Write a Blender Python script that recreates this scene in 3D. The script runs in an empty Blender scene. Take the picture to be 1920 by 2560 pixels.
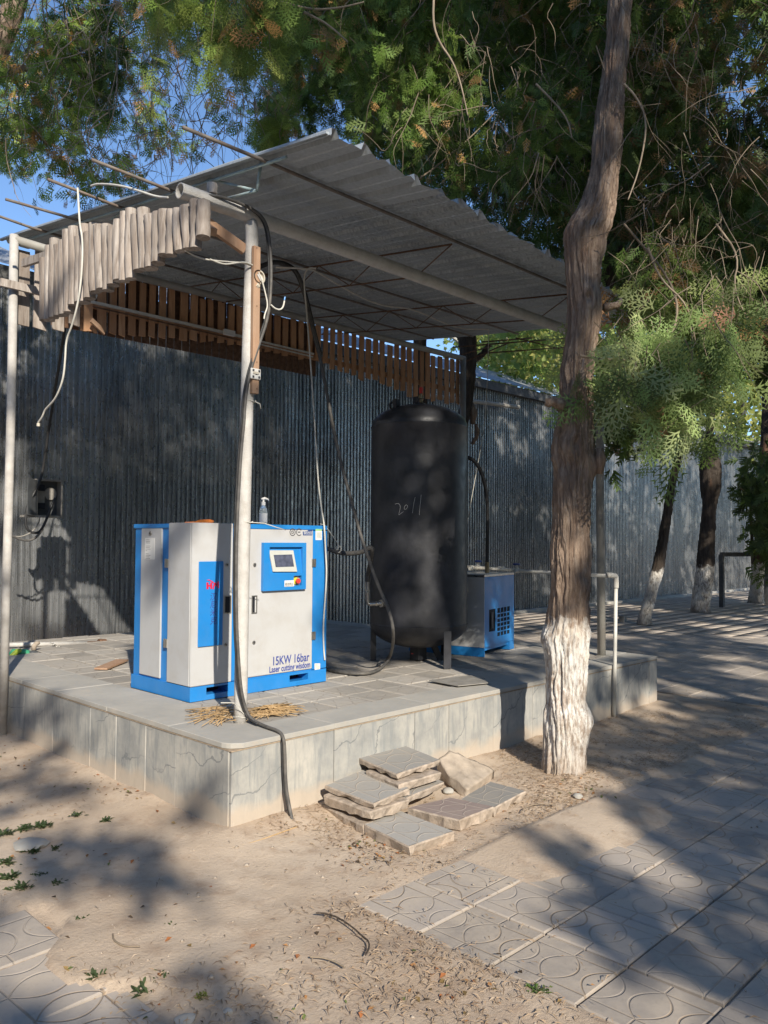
import bpy, bmesh, math, random
import numpy as np
from mathutils import Vector, Matrix

# ------------------------------------------------------------------ camera, world, sun, exposure
scene = bpy.context.scene
COL = scene.collection
f_, yaw_, pit_, roll_ = 2036., 0.775457, 0.034568, -0.006614
CAM = np.array([-2.5185, -3.5736, 1.55])
_F = np.array([math.cos(yaw_), math.sin(yaw_), 0.]); _R = np.array([math.sin(yaw_), -math.cos(yaw_), 0.]); _U = np.array([0, 0, 1.])
F2 = _F*math.cos(pit_)+_U*math.sin(pit_); U2 = -_F*math.sin(pit_)+_U*math.cos(pit_)
RX = _R*math.cos(roll_)-U2*math.sin(roll_); UY = _R*math.sin(roll_)+U2*math.cos(roll_)
cam = bpy.data.cameras.new('camera'); camo = bpy.data.objects.new('camera', cam); COL.objects.link(camo)
cam.sensor_fit = 'VERTICAL'; cam.sensor_height = 24; cam.lens = f_/2560*24; cam.clip_start = .05; cam.clip_end = 2000
camo.matrix_world = Matrix(((RX[0], UY[0], -F2[0], CAM[0]), (RX[1], UY[1], -F2[1], CAM[1]), (RX[2], UY[2], -F2[2], CAM[2]), (0, 0, 0, 1)))
scene.camera = camo

SUN_EL = math.radians(29.0); QD = np.array([.45, .893]); QD = QD/np.linalg.norm(QD)     # horizontal travel direction of the light
LDIR = np.array([QD[0]*math.cos(SUN_EL), QD[1]*math.cos(SUN_EL), -math.sin(SUN_EL)])
world = bpy.data.worlds.new('World'); scene.world = world; world.use_nodes = True
wt = world.node_tree; wt.nodes.clear()
sky = wt.nodes.new('ShaderNodeTexSky'); sky.sky_type = 'NISHITA'; sky.sun_disc = False
sky.sun_elevation = SUN_EL; sky.sun_rotation = math.atan2(-QD[0], -QD[1]); sky.altitude = 800; sky.air_density = 1.0; sky.dust_density = .3; sky.ozone_density = 4.5
bg = wt.nodes.new('ShaderNodeBackground'); bg.inputs[1].default_value = 0.15
wo = wt.nodes.new('ShaderNodeOutputWorld'); wt.links.new(sky.outputs[0], bg.inputs[0]); wt.links.new(bg.outputs[0], wo.inputs[0])
sl = bpy.data.lights.new('sun', 'SUN'); sl.energy = 4.8; sl.angle = math.radians(.55); sl.color = (1, .925, .80)
so = bpy.data.objects.new('sun', sl); COL.objects.link(so); so.location = (-8, -14, 14)
so.rotation_euler = Vector(LDIR).to_track_quat('-Z', 'Y').to_euler()
scene.render.engine = 'CYCLES'
vs = scene.view_settings; vs.view_transform = 'Standard'; vs.look = 'None'; vs.gamma = 1; vs.use_curve_mapping = False; vs.exposure = .4

# ------------------------------------------------------------------ helpers
rnd = random.Random(7)
H = .472                      # platform height
def W(px, py, x=None, y=None, z=None, d=None, pl=None):
    """point of the place seen at a pixel of the 1920x2560 photograph, on a known plane or at a known distance"""
    r = F2+RX*(px-960)/f_+UY*(1280-py)/f_
    if x is not None: t = (x-CAM[0])/r[0]
    elif y is not None: t = (y-CAM[1])/r[1]
    elif z is not None: t = (z-CAM[2])/r[2]
    elif pl is not None:
        n = np.array(pl[:3]); t = (pl[3]-n@CAM)/(n@r)
    else: t = d
    return CAM+r*t
def _h(i, j, k, s):
    n = (i*374761393+j*668265263+k*1274126177+s*974634777) & 0xffffffff
    n = ((n ^ (n >> 13))*1274126177) & 0xffffffff
    n = (n ^ (n >> 16))
    return (n & 0xffffff)/float(0xffffff)
def vnoise(P, s=0):
    P = np.asarray(P, float); I = np.floor(P).astype(np.int64); Fr = P-I; Fr = Fr*Fr*(3-2*Fr)
    o = 0
    for a in (0, 1):
        for b in (0, 1):
            for c in (0, 1):
                w = (Fr[..., 0] if a else 1-Fr[..., 0])*(Fr[..., 1] if b else 1-Fr[..., 1])*(Fr[..., 2] if c else 1-Fr[..., 2])
                o = o+w*_h(I[..., 0]+a, I[..., 1]+b, I[..., 2]+c, s)
    return o
def fbm(P, oc=4, s=0):
    P = np.asarray(P, float); v = 0; a = .5
    for i in range(oc): v = v+a*vnoise(P, s+i); P = P*2.03; a *= .5
    return v

def ident(o, parent):
    if parent is not None:
        o.parent = parent
        if parent.type == 'EMPTY': o.matrix_parent_inverse = Matrix.Translation(parent.location).inverted()
def tag(o, label=None, cat=None, group=None, kind=None):
    if label: o['label'] = label
    if cat: o['category'] = cat
    if group: o['group'] = group
    if kind: o['kind'] = kind
    return o
def thing(name, label, cat, loc=(0, 0, 0), group=None):
    o = bpy.data.objects.new(name, None); COL.objects.link(o); o.location = [float(c) for c in loc]; o.empty_display_size = .1
    return tag(o, label, cat, group)
class MB:
    def __init__(s): s.v = []; s.f = []; s.uv = None
    def add(s, vs, fs):
        b = len(s.v); s.v += [tuple(float(c) for c in v) for v in vs]; s.f += [tuple(b+i for i in f) for f in fs]; return s
    def box(s, a, b):
        (x0, y0, z0), (x1, y1, z1) = a, b
        x0, x1 = min(x0, x1), max(x0, x1); y0, y1 = min(y0, y1), max(y0, y1); z0, z1 = min(z0, z1), max(z0, z1)
        return s.add([(x0, y0, z0), (x1, y0, z0), (x1, y1, z0), (x0, y1, z0), (x0, y0, z1), (x1, y0, z1), (x1, y1, z1), (x0, y1, z1)],
                     [(0, 3, 2, 1), (4, 5, 6, 7), (0, 1, 5, 4), (1, 2, 6, 5), (2, 3, 7, 6), (3, 0, 4, 7)])
    def bar(s, a, b, w, h, up=(0, 0, 1)):
        a = Vector(a); b = Vector(b); d = (b-a).normalized(); up = Vector(up); sd = d.cross(up)
        if sd.length < 1e-4: sd = d.cross(Vector((1, 0, 0)))
        sd.normalize(); u = sd.cross(d)
        p = [(-w/2, -h/2), (w/2, -h/2), (w/2, h/2), (-w/2, h/2)]
        vs = [a+sd*i+u*j for i, j in p]+[b+sd*i+u*j for i, j in p]
        return s.add(vs, [(3, 2, 1, 0), (4, 5, 6, 7), (0, 1, 5, 4), (1, 2, 6, 5), (2, 3, 7, 6), (3, 0, 4, 7)])
    def tube(s, pts, r, n=10, cap=True, jit=0, seed=0):
        pts = [Vector([float(c) for c in p]) for p in pts]; m = len(pts)
        if not hasattr(r, '__len__'): r = [r]*m
        if len(r) != m: r = list(np.interp(np.linspace(0, 1, m), np.linspace(0, 1, len(r)), r))
        b = len(s.v); nrm = None; rr = random.Random(seed)
        for i, p in enumerate(pts):
            t = (pts[min(i+1, m-1)]-pts[max(i-1, 0)])
            if t.length < 1e-9: t = Vector((0, 0, 1))
            t.normalize()
            if nrm is None:
                nrm = t.cross(Vector((0.13, .3, 1)));
                if nrm.length < .05: nrm = t.cross(Vector((1, 0, 0)))
            nrm = (nrm-t*nrm.dot(t)).normalized(); bn = t.cross(nrm)
            for k in range(n):
                a = 2*math.pi*k/n; q = r[i]*(1+jit*(rr.random()-.5))
                c = p+(nrm*math.cos(a)+bn*math.sin(a))*q; s.v.append(tuple(c))
        for i in range(m-1):
            for k in range(n):
                k2 = (k+1) % n; s.f.append((b+i*n+k, b+i*n+k2, b+(i+1)*n+k2, b+(i+1)*n+k))
        if cap: s.f.append(tuple(b+k for k in range(n))[::-1]); s.f.append(tuple(b+(m-1)*n+k for k in range(n)))
        return s
    def lathe(s, c, prof, n=32, cap=True):
        b = len(s.v); m = len(prof)
        for r, z in prof:
            for k in range(n): a = 2*math.pi*k/n; s.v.append((c[0]+r*math.cos(a), c[1]+r*math.sin(a), c[2]+z))
        for i in range(m-1):
            for k in range(n): k2 = (k+1) % n; s.f.append((b+i*n+k, b+i*n+k2, b+(i+1)*n+k2, b+(i+1)*n+k))
        if cap: s.f.append(tuple(b+k for k in range(n))[::-1]); s.f.append(tuple(b+(m-1)*n+k for k in range(n)))
        return s
    def prism(s, poly, off):
        n = len(poly); off = np.array(off, float); P = [np.array(p, float) for p in poly]
        return s.add(P+[p+off for p in P], [tuple(range(n))[::-1], tuple(range(n, 2*n))]+[(i, (i+1) % n, n+(i+1) % n, n+i) for i in range(n)])
    def build(s, name, mat, parent=None, smooth=None, bevel=0, seg=1):
        me = bpy.data.meshes.new(name); me.from_pydata(s.v, [], s.f)
        bm = bmesh.new(); bm.from_mesh(me)
        bmesh.ops.recalc_face_normals(bm, faces=bm.faces)
        if bevel: bmesh.ops.bevel(bm, geom=[e for e in bm.edges if len(e.link_faces) == 2 and e.calc_face_angle(0) > .6], offset=bevel, segments=seg, affect='EDGES')
        bm.to_mesh(me); bm.free()
        me.materials.append(mat)
        if smooth is not None:
            me.shade_smooth() if smooth is True else me.set_sharp_from_angle(angle=math.radians(smooth))
        o = bpy.data.objects.new(name, me); COL.objects.link(o); ident(o, parent); return o
def chaikin(P, it=2):
    P = [np.array(p, float) for p in P]
    for _ in range(it):
        Q = [P[0]]
        for a, b in zip(P[:-1], P[1:]): Q += [a*.75+b*.25, a*.25+b*.75]
        P = Q+[P[-1]]
    return P
def npmesh(name, V, T, mat, parent=None, col=None, smooth=False, uv=None):
    me = bpy.data.meshes.new(name); V = np.ascontiguousarray(V, np.float32); T = np.ascontiguousarray(T, np.int32)
    k = T.shape[1]; me.vertices.add(len(V)); me.vertices.foreach_set('co', V.ravel())
    me.loops.add(T.size); me.loops.foreach_set('vertex_index', T.ravel())
    me.polygons.add(len(T)); me.polygons.foreach_set('loop_start', np.arange(0, T.size, k, dtype=np.int32))
    if smooth: me.polygons.foreach_set('use_smooth', np.ones(len(T), bool))
    me.update(calc_edges=True)
    if col is not None:
        a = me.color_attributes.new('tint', 'FLOAT_COLOR', 'POINT'); c = np.ones((len(V), 4), np.float32); c[:, :3] = col; a.data.foreach_set('color', c.ravel())
    if uv is not None:
        u = me.uv_layers.new(name='uv'); u.data.foreach_set('uv', np.ascontiguousarray(uv, np.float32).ravel())
    me.materials.append(mat); o = bpy.data.objects.new(name, me); COL.objects.link(o); ident(o, parent); return o

# ------------------------------------------------------------------ materials
class NM:
    def __init__(s, name):
        s.m = bpy.data.materials.new(name); s.m.use_nodes = True; s.t = s.m.node_tree; s.t.nodes.clear()
        s.out = s.t.nodes.new('ShaderNodeOutputMaterial'); s.b = s.t.nodes.new('ShaderNodeBsdfPrincipled'); s.t.links.new(s.b.outputs[0], s.out.inputs[0])
        s.b.inputs['Specular IOR Level'].default_value = .3
    def n(s, ty, **k):
        x = s.t.nodes.new('ShaderNode'+ty)
        for a, b in k.items(): setattr(x, a, b)
        return x
    def set(s, inp, v):
        if isinstance(v, bpy.types.NodeSocket): s.t.links.new(v, inp)
        elif v is not None:
            if hasattr(v, '__len__') and len(v) == 3 and inp.type == 'RGBA': v = (*v, 1)
            inp.default_value = v
    def co(s, scale=(1, 1, 1), kind='Object', rot=(0, 0, 0), rndoff=False):
        tc = s.n('TexCoord'); mp = s.n('Mapping'); s.t.links.new(tc.outputs[kind], mp.inputs[0]); mp.inputs['Scale'].default_value = scale; mp.inputs['Rotation'].default_value = rot
        if rndoff:
            oi = s.n('ObjectInfo'); mu = s.n('Math', operation='MULTIPLY'); s.set(mu.inputs[0], oi.outputs['Random']); mu.inputs[1].default_value = 37.
            s.set(mp.inputs['Location'], mu.outputs[0])
        return mp.outputs[0]
    def noise(s, sc, det=4, vec=None, rough=.55, dist=0):
        x = s.n('TexNoise'); x.inputs['Scale'].default_value = sc; x.inputs['Detail'].default_value = det; x.inputs['Roughness'].default_value = rough; x.inputs['Distortion'].default_value = dist
        s.set(x.inputs['Vector'], vec if vec is not None else s.co()); return x.outputs[0]
    def wave(s, sc, vec, dist=3, det=3, dsc=1.5, direction='X'):
        x = s.n('TexWave', bands_direction=direction); x.inputs['Scale'].default_value = sc; x.inputs['Distortion'].default_value = dist; x.inputs['Detail'].default_value = det; x.inputs['Detail Scale'].default_value = dsc
        s.set(x.inputs['Vector'], vec); return x.outputs['Fac']
    def ramp(s, fac, stops, interp='LINEAR'):
        x = s.n('ValToRGB'); cr = x.color_ramp; cr.interpolation = interp
        while len(cr.elements) < len(stops): cr.elements.new(.5)
        for e, (p, c) in zip(cr.elements, stops): e.position = p; e.color = (*c, 1) if hasattr(c, '__len__') else (c, c, c, 1)
        s.set(x.inputs[0], fac); return x.outputs[0]
    def mix(s, a, b, fac, mode='MIX'):
        x = s.n('Mix', data_type='RGBA', blend_type=mode); s.set(x.inputs[0], fac); s.set(x.inputs[6], a); s.set(x.inputs[7], b); return x.outputs[2]
    def math(s, op, a, b=None, c=None):
        x = s.n('Math', operation=op); s.set(x.inputs[0], a)
        if b is not None: s.set(x.inputs[1], b)
        if c is not None: s.set(x.inputs[2], c)
        return x.outputs[0]
    def sep(s, v):
        x = s.n('SeparateXYZ'); s.set(x.inputs[0], v); return x.outputs
    def bump(s, h, st=.5, dist=.01):
        x = s.n('Bump'); x.inputs['Strength'].default_value = st; x.inputs['Distance'].default_value = dist; s.set(x.inputs['Height'], h); s.set(s.b.inputs['Normal'], x.outputs[0]); return x
    def rand(s): return s.n('ObjectInfo').outputs['Random']
    def fin(s, col=None, rough=None, metal=None, spec=None):
        if col is not None: s.set(s.b.inputs['Base Color'], col)
        if rough is not None: s.set(s.b.inputs['Roughness'], rough)
        if metal is not None: s.set(s.b.inputs['Metallic'], metal)
        if spec is not None: s.b.inputs['Specular IOR Level'].default_value = spec
        return s.m
M = {}
def simple(key, col, rough=.5, metal=0, var=.25, sc=12, bump=0, spec=.4, dirt=None, dirtamt=.35):
    n = NM(key); a = n.noise(sc, 5, n.co(rndoff=True)); c1 = tuple(c*(1-var) for c in col); c2 = tuple(min(1, c*(1+var)) for c in col)
    c = n.ramp(a, [(.3, c1), (.7, c2)])
    if dirt is not None:
        b = n.noise(5, 8, n.co(rndoff=True), .7); c = n.mix(c, dirt, n.ramp(b, [(.48, 0.), (.75, dirtamt)]))
    if bump: n.bump(n.noise(sc*6, 4), bump, .004)
    M[key] = n.fin(c, n.ramp(n.noise(sc*2, 3), [(.3, max(0, rough-.08)), (.7, min(1, rough+.1))]), metal, spec)
# dirt
n = NM('dry_dirt'); big = n.noise(.9, 6, rough=.6); med = n.noise(6, 8, rough=.65); fine = n.noise(60, 6, rough=.7); vf = n.noise(260, 3)
c = n.ramp(big, [(.3, (.41, .31, .225)), (.5, (.52, .415, .315)), (.7, (.59, .485, .38))])
c = n.mix(c, (.36, .255, .18), n.ramp(med, [(.5, 0.), (.68, .65)])); c = n.mix(c, (.30, .21, .14), n.ramp(fine, [(.58, 0.), (.72, .55)])); c = n.mix(c, (.62, .52, .42), n.ramp(vf, [(.62, 0.), (.75, .6)]))
n.bump(n.math('ADD', n.math('MULTIPLY', med, 1.5), n.math('ADD', fine, n.math('MULTIPLY', vf, .3))), .4, .02); M['dirt'] = n.fin(c, .95, 0, .1)
# paving tile, groove pattern from the tile's own uv
def paver(key, base, groove, dust, sandy=.45, gmin=.12):
    n = NM(key); uv = n.n('UVMap'); uv.uv_map = 'uv'; o = n.sep(uv.outputs[0]); u, v = o[0], o[1]
    cu = n.math('ABSOLUTE', n.math('SUBTRACT', u, .5))
    def arc(cv, half, ru, sgn):   # half of a lens outline around (0.5, cv)
        q = n.math('SUBTRACT', 1., n.math('POWER', n.math('MINIMUM', n.math('DIVIDE', cu, ru), 1.), 2.))
        y = n.math('MULTIPLY', q, half*sgn); return n.math('ABSOLUTE', n.math('SUBTRACT', n.math('SUBTRACT', v, cv), y))
    a_ = arc(.5, .19, .30, 1); b_ = arc(.5, .19, .30, -1); c_ = arc(0., .2, .30, 1); d_ = arc(1., .2, .30, -1)
    side1 = n.math('ABSOLUTE', n.math('SUBTRACT', u, .2)); side2 = n.math('ABSOLUTE', n.math('SUBTRACT', u, .8))
    g = n.math('MAXIMUM', n.math('ABSOLUTE', n.math('SUBTRACT', v, .5)), n.math('SUBTRACT', .3, cu))
    for q in (a_, b_, c_, d_, side1, side2): g = n.math('MINIMUM', g, q)
    g = n.math('ADD', g, n.math('MULTIPLY', n.math('SUBTRACT', n.noise(30, 2), .5), .006))
    gm = n.ramp(g, [(.006, 1.), (.015, 0.)])
    n1 = n.noise(5, 8, n.co(rndoff=True), .65); n2 = n.noise(45, 5); r = n.rand()
    col = n.mix(tuple(b*.76 for b in base), tuple(b*1.2 for b in base), r); col = n.mix(col, dust, n.ramp(n1, [(.4, .08), (.68, sandy)]))
    col = n.mix(col, tuple(b*.6 for b in base), n.ramp(n2, [(.58, 0.), (.75, .35)]))
    wn = n.ramp(n.noise(1.3, 5, n.co((1, 1, 1), 'Object')), [(.42, gmin), (.62, .9)])
    col = n.mix(col, groove, n.math('MULTIPLY', gm, wn))
    n.bump(n.math('ADD', n.math('MULTIPLY', n.math('SUBTRACT', 1., gm), 1.), n.math('MULTIPLY', n2, .25)), .6, .005)
    M[key] = n.fin(col, .9, 0, .2)
paver('paver', (.38, .335, .295), (.31, .235, .165), (.52, .44, .35), .75, .05)
paver('paver_pale', (.33, .32, .30), (.50, .43, .35), (.45, .38, .30), .3, .7)
paver('paver_pink', (.33, .26, .24), (.48, .40, .34), (.46, .38, .31), .3, .7)
paver('paver_floor', (.37, .345, .31), (.27, .225, .185), (.48, .42, .345), .5)
simple('paver_edge', (.42, .35, .285), .95, 0, .35, 22, .9, .1, (.28, .2, .14), .5)
simple('floor_tile', (.33, .31, .285), .9, 0, .18, 9, .4, .2, (.44, .38, .30), .4)
# slate cladding
n = NM('clad'); v = n.co(rndoff=True); a = n.noise(3, 7, v, .65); ver = n.noise(38, 4, n.co((1, 1, .35), rndoff=True))
c = n.ramp(a, [(.3, (.26, .265, .26)), (.5, (.40, .39, .36)), (.7, (.53, .50, .44))]); c = n.mix(c, (.30, .305, .30), n.ramp(ver, [(.5, 0.), (.7, .55)]))
w = n.wave(1.15, n.co((1, 1, 1.3), rot=(.5, .7, .5), rndoff=True), 9, 6, 1.6, 'Z'); c = n.mix(c, (.17, .18, .185), n.math('MULTIPLY', n.ramp(w, [(.0, .8), (.006, 0.)]), n.ramp(n.noise(1.7, 3, n.co(rndoff=True)), [(.42, 0.), (.55, 1.)])))
st = n.noise(2.2, 6, n.co((9, 9, 1.1), rot=(0, .35, .3), rndoff=True), .6, .6); c = n.mix(c, (.23, .245, .25), n.ramp(st, [(.5, 0.), (.62, .55)]))
z = n.sep(n.co())[2]; dz = n.math('ADD', z, n.math('MULTIPLY', n.noise(5, 6), -.2)); c = n.mix(c, (.50, .42, .335), n.ramp(dz, [(.0, .8), (.06, 0.)]))
n.bump(n.math('ADD', ver, st), .3, .006); M['clad'] = n.fin(c, .75, 0, .3)
n = NM('coping'); a = n.noise(4, 8, n.co(rndoff=True), .65); c = n.ramp(a, [(.3, (.35, .34, .315)), (.6, (.43, .41, .37)), (.75, (.50, .45, .39))]); b_ = n.noise(40, 4); c = n.mix(c, (.47, .40, .32), n.ramp(b_, [(.5, 0.), (.7, .5)])); n.bump(b_, .3, .004); M['coping'] = n.fin(c, .85, 0, .2)
simple('grout', (.38, .30, .22), .95, 0, .2, 30, .5, .1)
# galvanised sheet
def galv(key, c0, c1, rough, metal, rust):
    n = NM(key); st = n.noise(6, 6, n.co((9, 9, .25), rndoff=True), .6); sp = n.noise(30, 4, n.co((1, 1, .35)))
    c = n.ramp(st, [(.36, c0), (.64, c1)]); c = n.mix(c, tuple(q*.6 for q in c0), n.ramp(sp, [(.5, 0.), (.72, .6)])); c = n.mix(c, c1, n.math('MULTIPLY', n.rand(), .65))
    rs = n.noise(3.2, 8, n.co((1, 1, .6)), .7); c = n.mix(c, (.15, .075, .04), n.ramp(rs, [(.6, 0.), (.74, rust)]))
    n.bump(n.noise(1.6, 3, n.co((6, 6, .6))), .25, .03); M[key] = n.fin(c, n.ramp(sp, [(.3, rough-.1), (.7, rough+.12)]), metal, .5)
galv('galv_wall', (.085, .09, .095), (.50, .51, .52), .30, .75, .35)  # wide streak contrast in the colour imitates bright vertical highlights on the ribs
galv('galv_old', (.27, .30, .32), (.46, .50, .53), .55, .3, .35)
galv('galv_far', (.35, .37, .40), (.5, .52, .54), .45, .5, .1)
# painted pipes
n = NM('white_pipe'); a = n.noise(14, 8, rough=.7); ch = n.noise(34, 5, n.co((1, 1, .5)), .7); c = n.ramp(a, [(.3, (.45, .425, .39)), (.6, (.58, .56, .53))]); c = n.mix(c, (.30, .22, .16), n.ramp(ch, [(.66, 0.), (.7, .7)])); n.bump(n.math('ADD', a, n.noise(120, 3)), .5, .006); M['white_pipe'] = n.fin(c, .7, 0, .3)
simple('grey_pipe', (.36, .345, .31), .6, .1, .15, 10, .2, .3, (.2, .14, .1), .5)
simple('post_grey', (.50, .475, .44), .7, 0, .2, 9, .3, .3, (.2, .15, .11), .4)
simple('rust', (.17, .10, .065), .85, .2, .4, 25, .4, .2)
simple('steel_rod', (.2, .175, .155), .7, .3, .3, 12, .2, .3, (.17, .09, .05), .7)
simple('blue_rod', (.36, .46, .47), .65, .1, .2, 12, .2, .3, (.25, .14, .08), .6)
def wood(key, c0, c1, gray, sc=(2, 2, .35)):
    n = NM(key); g = n.noise(16, 7, n.co(sc, rndoff=True), .65, .4); c = n.ramp(g, [(.3, c0), (.68, c1)]); c = n.mix(c, gray, n.ramp(n.noise(5, 5, n.co(rndoff=True)), [(.4, 0.), (.7, .6)]))
    c = n.mix(c, tuple(q*.75 for q in c0), n.math('MULTIPLY', n.rand(), .55)); n.bump(g, .45, .006); M[key] = n.fin(c, .85, 0, .2)
wood('slat_wood', (.46, .23, .115), (.70, .42, .245), (.50, .32, .20))
wood('log_wood', (.17, .13, .105), (.60, .545, .49), (.38, .31, .26), (2.6, 2.6, .28))
wood('batten', (.36, .21, .13), (.52, .35, .24), (.4, .28, .2))
wood('twig', (.22, .17, .12), (.40, .32, .24), (.3, .25, .19))
wood('straw', (.42, .27, .13), (.60, .43, .24), (.5, .36, .2))
# bark with white lime wash
def bark(key, washz, c0, c1, c2):
    n = NM(key); st = n.noise(9, 8, n.co((3.4, 3.4, .42)), .7, .5); fi = n.noise(60, 6, n.co((1, 1, .3)), .7)
    c = n.ramp(st, [(.3, c0), (.5, c1), (.7, c2)]); c = n.mix(c, (.30, .15, .08), n.ramp(n.noise(2.6, 5, n.co((1, 1, .4))), [(.55, 0.), (.72, .55)])); c = n.mix(c, tuple(q*.45 for q in c0), n.ramp(fi, [(.55, 0.), (.72, .5)]))
    if washz:
        z = n.sep(n.co())[2]; zz = n.math('ADD', z, n.math('MULTIPLY', n.math('SUBTRACT', n.noise(11, 6, rough=.65), .5), .5))
        m = n.ramp(n.math('DIVIDE', zz, washz*2), [(.485, 1.), (.515, 0.)])
        chip = n.ramp(n.math('ADD', n.math('MULTIPLY', n.noise(26, 7, n.co((1.6, 1.6, .5)), .72), .8), n.math('MULTIPLY', n.noise(3, 4), .3)), [(.54, 1.), (.64, .25)])
        low = n.ramp(zz, [(.02, .35), (.35, 1.)])
        wc = n.mix(n.mix((.74, .715, .67), (.58, .50, .41), n.ramp(n.noise(4, 5), [(.45, 0.), (.65, .8)])), (.45, .37, .29), n.ramp(fi, [(.52, 0.), (.72, .8)]))
        c = n.mix(c, wc, n.math('MULTIPLY', n.math('MULTIPLY', m, chip), low))
    n.bump(n.math('ADD', st, n.math('MULTIPLY', fi, .6)), .8, .02); M[key] = n.fin(c, .92, 0, .15)
bark('bark_main', 1.03, (.15, .105, .078), (.30, .218, .162), (.47, .37, .285))
bark('bark_white', 1.02, (.04, .032, .026), (.07, .056, .046), (.11, .09, .075))
bark('bark_dark', 0, (.05, .04, .032), (.09, .07, .056), (.15, .12, .10))
# foliage
def leaf(key, tr=.3, rough=.55):
    n = NM(key); at = n.n('Attribute', attribute_name='tint'); no = n.noise(9, 3); c = n.mix(at.outputs[0], (0, 0, 0), n.ramp(no, [(.3, .2), (.7, 0.)]))
    n.fin(c, rough, 0, .3); tl = n.n('BsdfTranslucent'); s = n.n('MixShader'); s.inputs[0].default_value = tr
    n.set(tl.inputs[0], n.mix(c, (1., 1., .3), .12)); n.t.links.new(n.b.outputs[0], s.inputs[1]); n.t.links.new(tl.outputs[0], s.inputs[2]); n.t.links.new(s.outputs[0], n.out.inputs[0]); M[key] = n.m
leaf('frond', .35); leaf('broad', .45, .45); leaf('litter', .1, .9)
simple('white_paint', (.50, .50, .50), .42, 0, .04, 4, .05, .45, (.40, .36, .31), .4)
simple('blue_paint', (.018, .215, .58), .36, 0, .07, 4, .05, .5, (.2, .3, .42), .15)
simple('dark_void', (.012, .014, .02), .8)
simple('chrome', (.52, .50, .46), .32, .9, .15)
simple('screen_grey', (.53, .54, .50), .45, 0, .05)
simple('screen', (.085, .095, .14), .15, 0, .3, 30)
simple('red_plastic', (.75, .06, .05), .35, 0, .05); simple('yellow_plastic', (.70, .60, .06), .45, 0, .08); simple('logo_red', (.62, .02, .06), .5, 0, .05)
simple('ink_blue', (.05, .075, .30), .5, 0, .1); simple('ink_dark', (.06, .06, .07), .6, 0, .1); simple('paper', (.72, .71, .68), .6, 0, .05); simple('green_ink', (.25, .52, .2), .6); simple('ink_navy', (.03, .07, .22), .6, 0, .1)
simple('tank_black', (.038, .039, .045), .4, 0, .35, 7, .25, .4, (.09, .09, .09), .28)
simple('black_rubber', (.03, .03, .031), .5, 0, .3, 20, .2, .4); simple('grey_rubber', (.10, .095, .09), .55, 0, .25, 20, .2, .3, (.25, .22, .18), .5)
simple('white_cable', (.60, .58, .52), .5, 0, .12, 20); simple('pvc', (.62, .60, .55), .45, 0, .08, 8, 0, .4, (.4, .34, .27), .4)
simple('valve_blue', (.03, .06, .25), .4); simple('brass', (.36, .29, .18), .4, .8)
simple('orange_plastic', (.80, .24, .05), .4, 0, .08); simple('cream_plastic', (.55, .50, .41), .6, 0, .1)
simple('box_grey', (.10, .105, .11), .6, .3, .2, 10, .2, .3, (.2, .18, .15), .4); simple('green_plastic', (.08, .42, .22), .4); simple('lime_plastic', (.50, .62, .07), .4)
simple('rock', (.42, .35, .28), .95, 0, .25, 10, .8, .1, (.5, .42, .33), .5); simple('pebble', (.38, .32, .26), .9, 0, .3, 20)
simple('weed_leaf', (.07, .12, .035), .6, 0, .35, 14); simple('leaf_dry', (.36, .15, .07), .8, 0, .35, 20); simple('scrap', (.30, .28, .25), .7, .2, .2)
n = NM('clear_plastic'); n.b.inputs['Transmission Weight'].default_value = .75; n.b.inputs['IOR'].default_value = 1.35; M['clear'] = n.fin((.80, .88, .90), .12)
# ------------------------------------------------------------------ ground
def sst(a, b, x): t = np.clip((x-a)/(b-a), 0, 1); return t*t*(3-2*t)
def in_pave(x, y): return ((x > -.08) & (y < -1.04) & (x < 5.5)) | ((x >= 5.5) & (y < 6.75))
def in_left(x, y): return (x < -1.12-.12*np.sin(y*7)) & (y < .05)
def gh(x, y):
    P = np.stack([x, y, x*0], -1)
    h = (fbm(P*1.1, 4, 3)-.47)*.045+(fbm(P*7, 3, 9)-.45)*.016
    dx = np.maximum(np.maximum(-x, x-4.83), 0); dy = np.maximum(-y, 0); dw = np.hypot(dx, dy); h = h+.045*np.exp(-(dw/.22)**2)*(.4+fbm(P*2.5, 3, 5))
    h = h+.05*np.exp(-(np.hypot(x-2.17, y+.65)/.38)**2)
    cover = np.exp(-((x-1.35)/.75)**4-((y+1.05)/.42)**4)*.045+np.exp(-((x-3.0)/.5)**2-((y+1.0)/.25)**2)*.03
    pv = in_pave(x, y); lf = in_left(x, y)
    h = np.where(pv, -.011+(fbm(P*6, 3, 9)-.45)*.01+cover, h)
    h = np.where(lf, -.012+(fbm(P*2.2, 4, 19)-.42)*.07, h)
    far = sst(6, 12, np.hypot(x-1, y)); h = h*(1-far)-.03*far
    return h
def axis(lo, hi, mid0, mid1, fine):
    a = list(np.arange(mid0, mid1, fine)); st = fine; x = mid1
    while x < hi: a.append(x); st *= 1.25; x += st
    a.append(hi); st = fine; x = mid0; b = []
    while x > lo: st *= 1.25; x -= st; b.append(max(x, lo))
    return np.array(b[::-1]+a)
gx = axis(-500, 500, -2.8, 5.6, .03); gy = axis(-500, 500, -3.2, 1.0, .03)
X, Y = np.meshgrid(gx, gy, indexing='ij'); Z = gh(X, Y); nx, ny = X.shape
idx = np.arange(nx*ny).reshape(nx, ny); T = np.stack([idx[:-1, :-1], idx[1:, :-1], idx[1:, 1:], idx[:-1, 1:]], -1).reshape(-1, 4)
ground = npmesh('ground', np.stack([X, Y, Z], -1).reshape(-1, 3), T, M['dirt'], smooth=True); tag(ground, 'bare sandy dirt ground in front of the stone platform', kind='structure')

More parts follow.
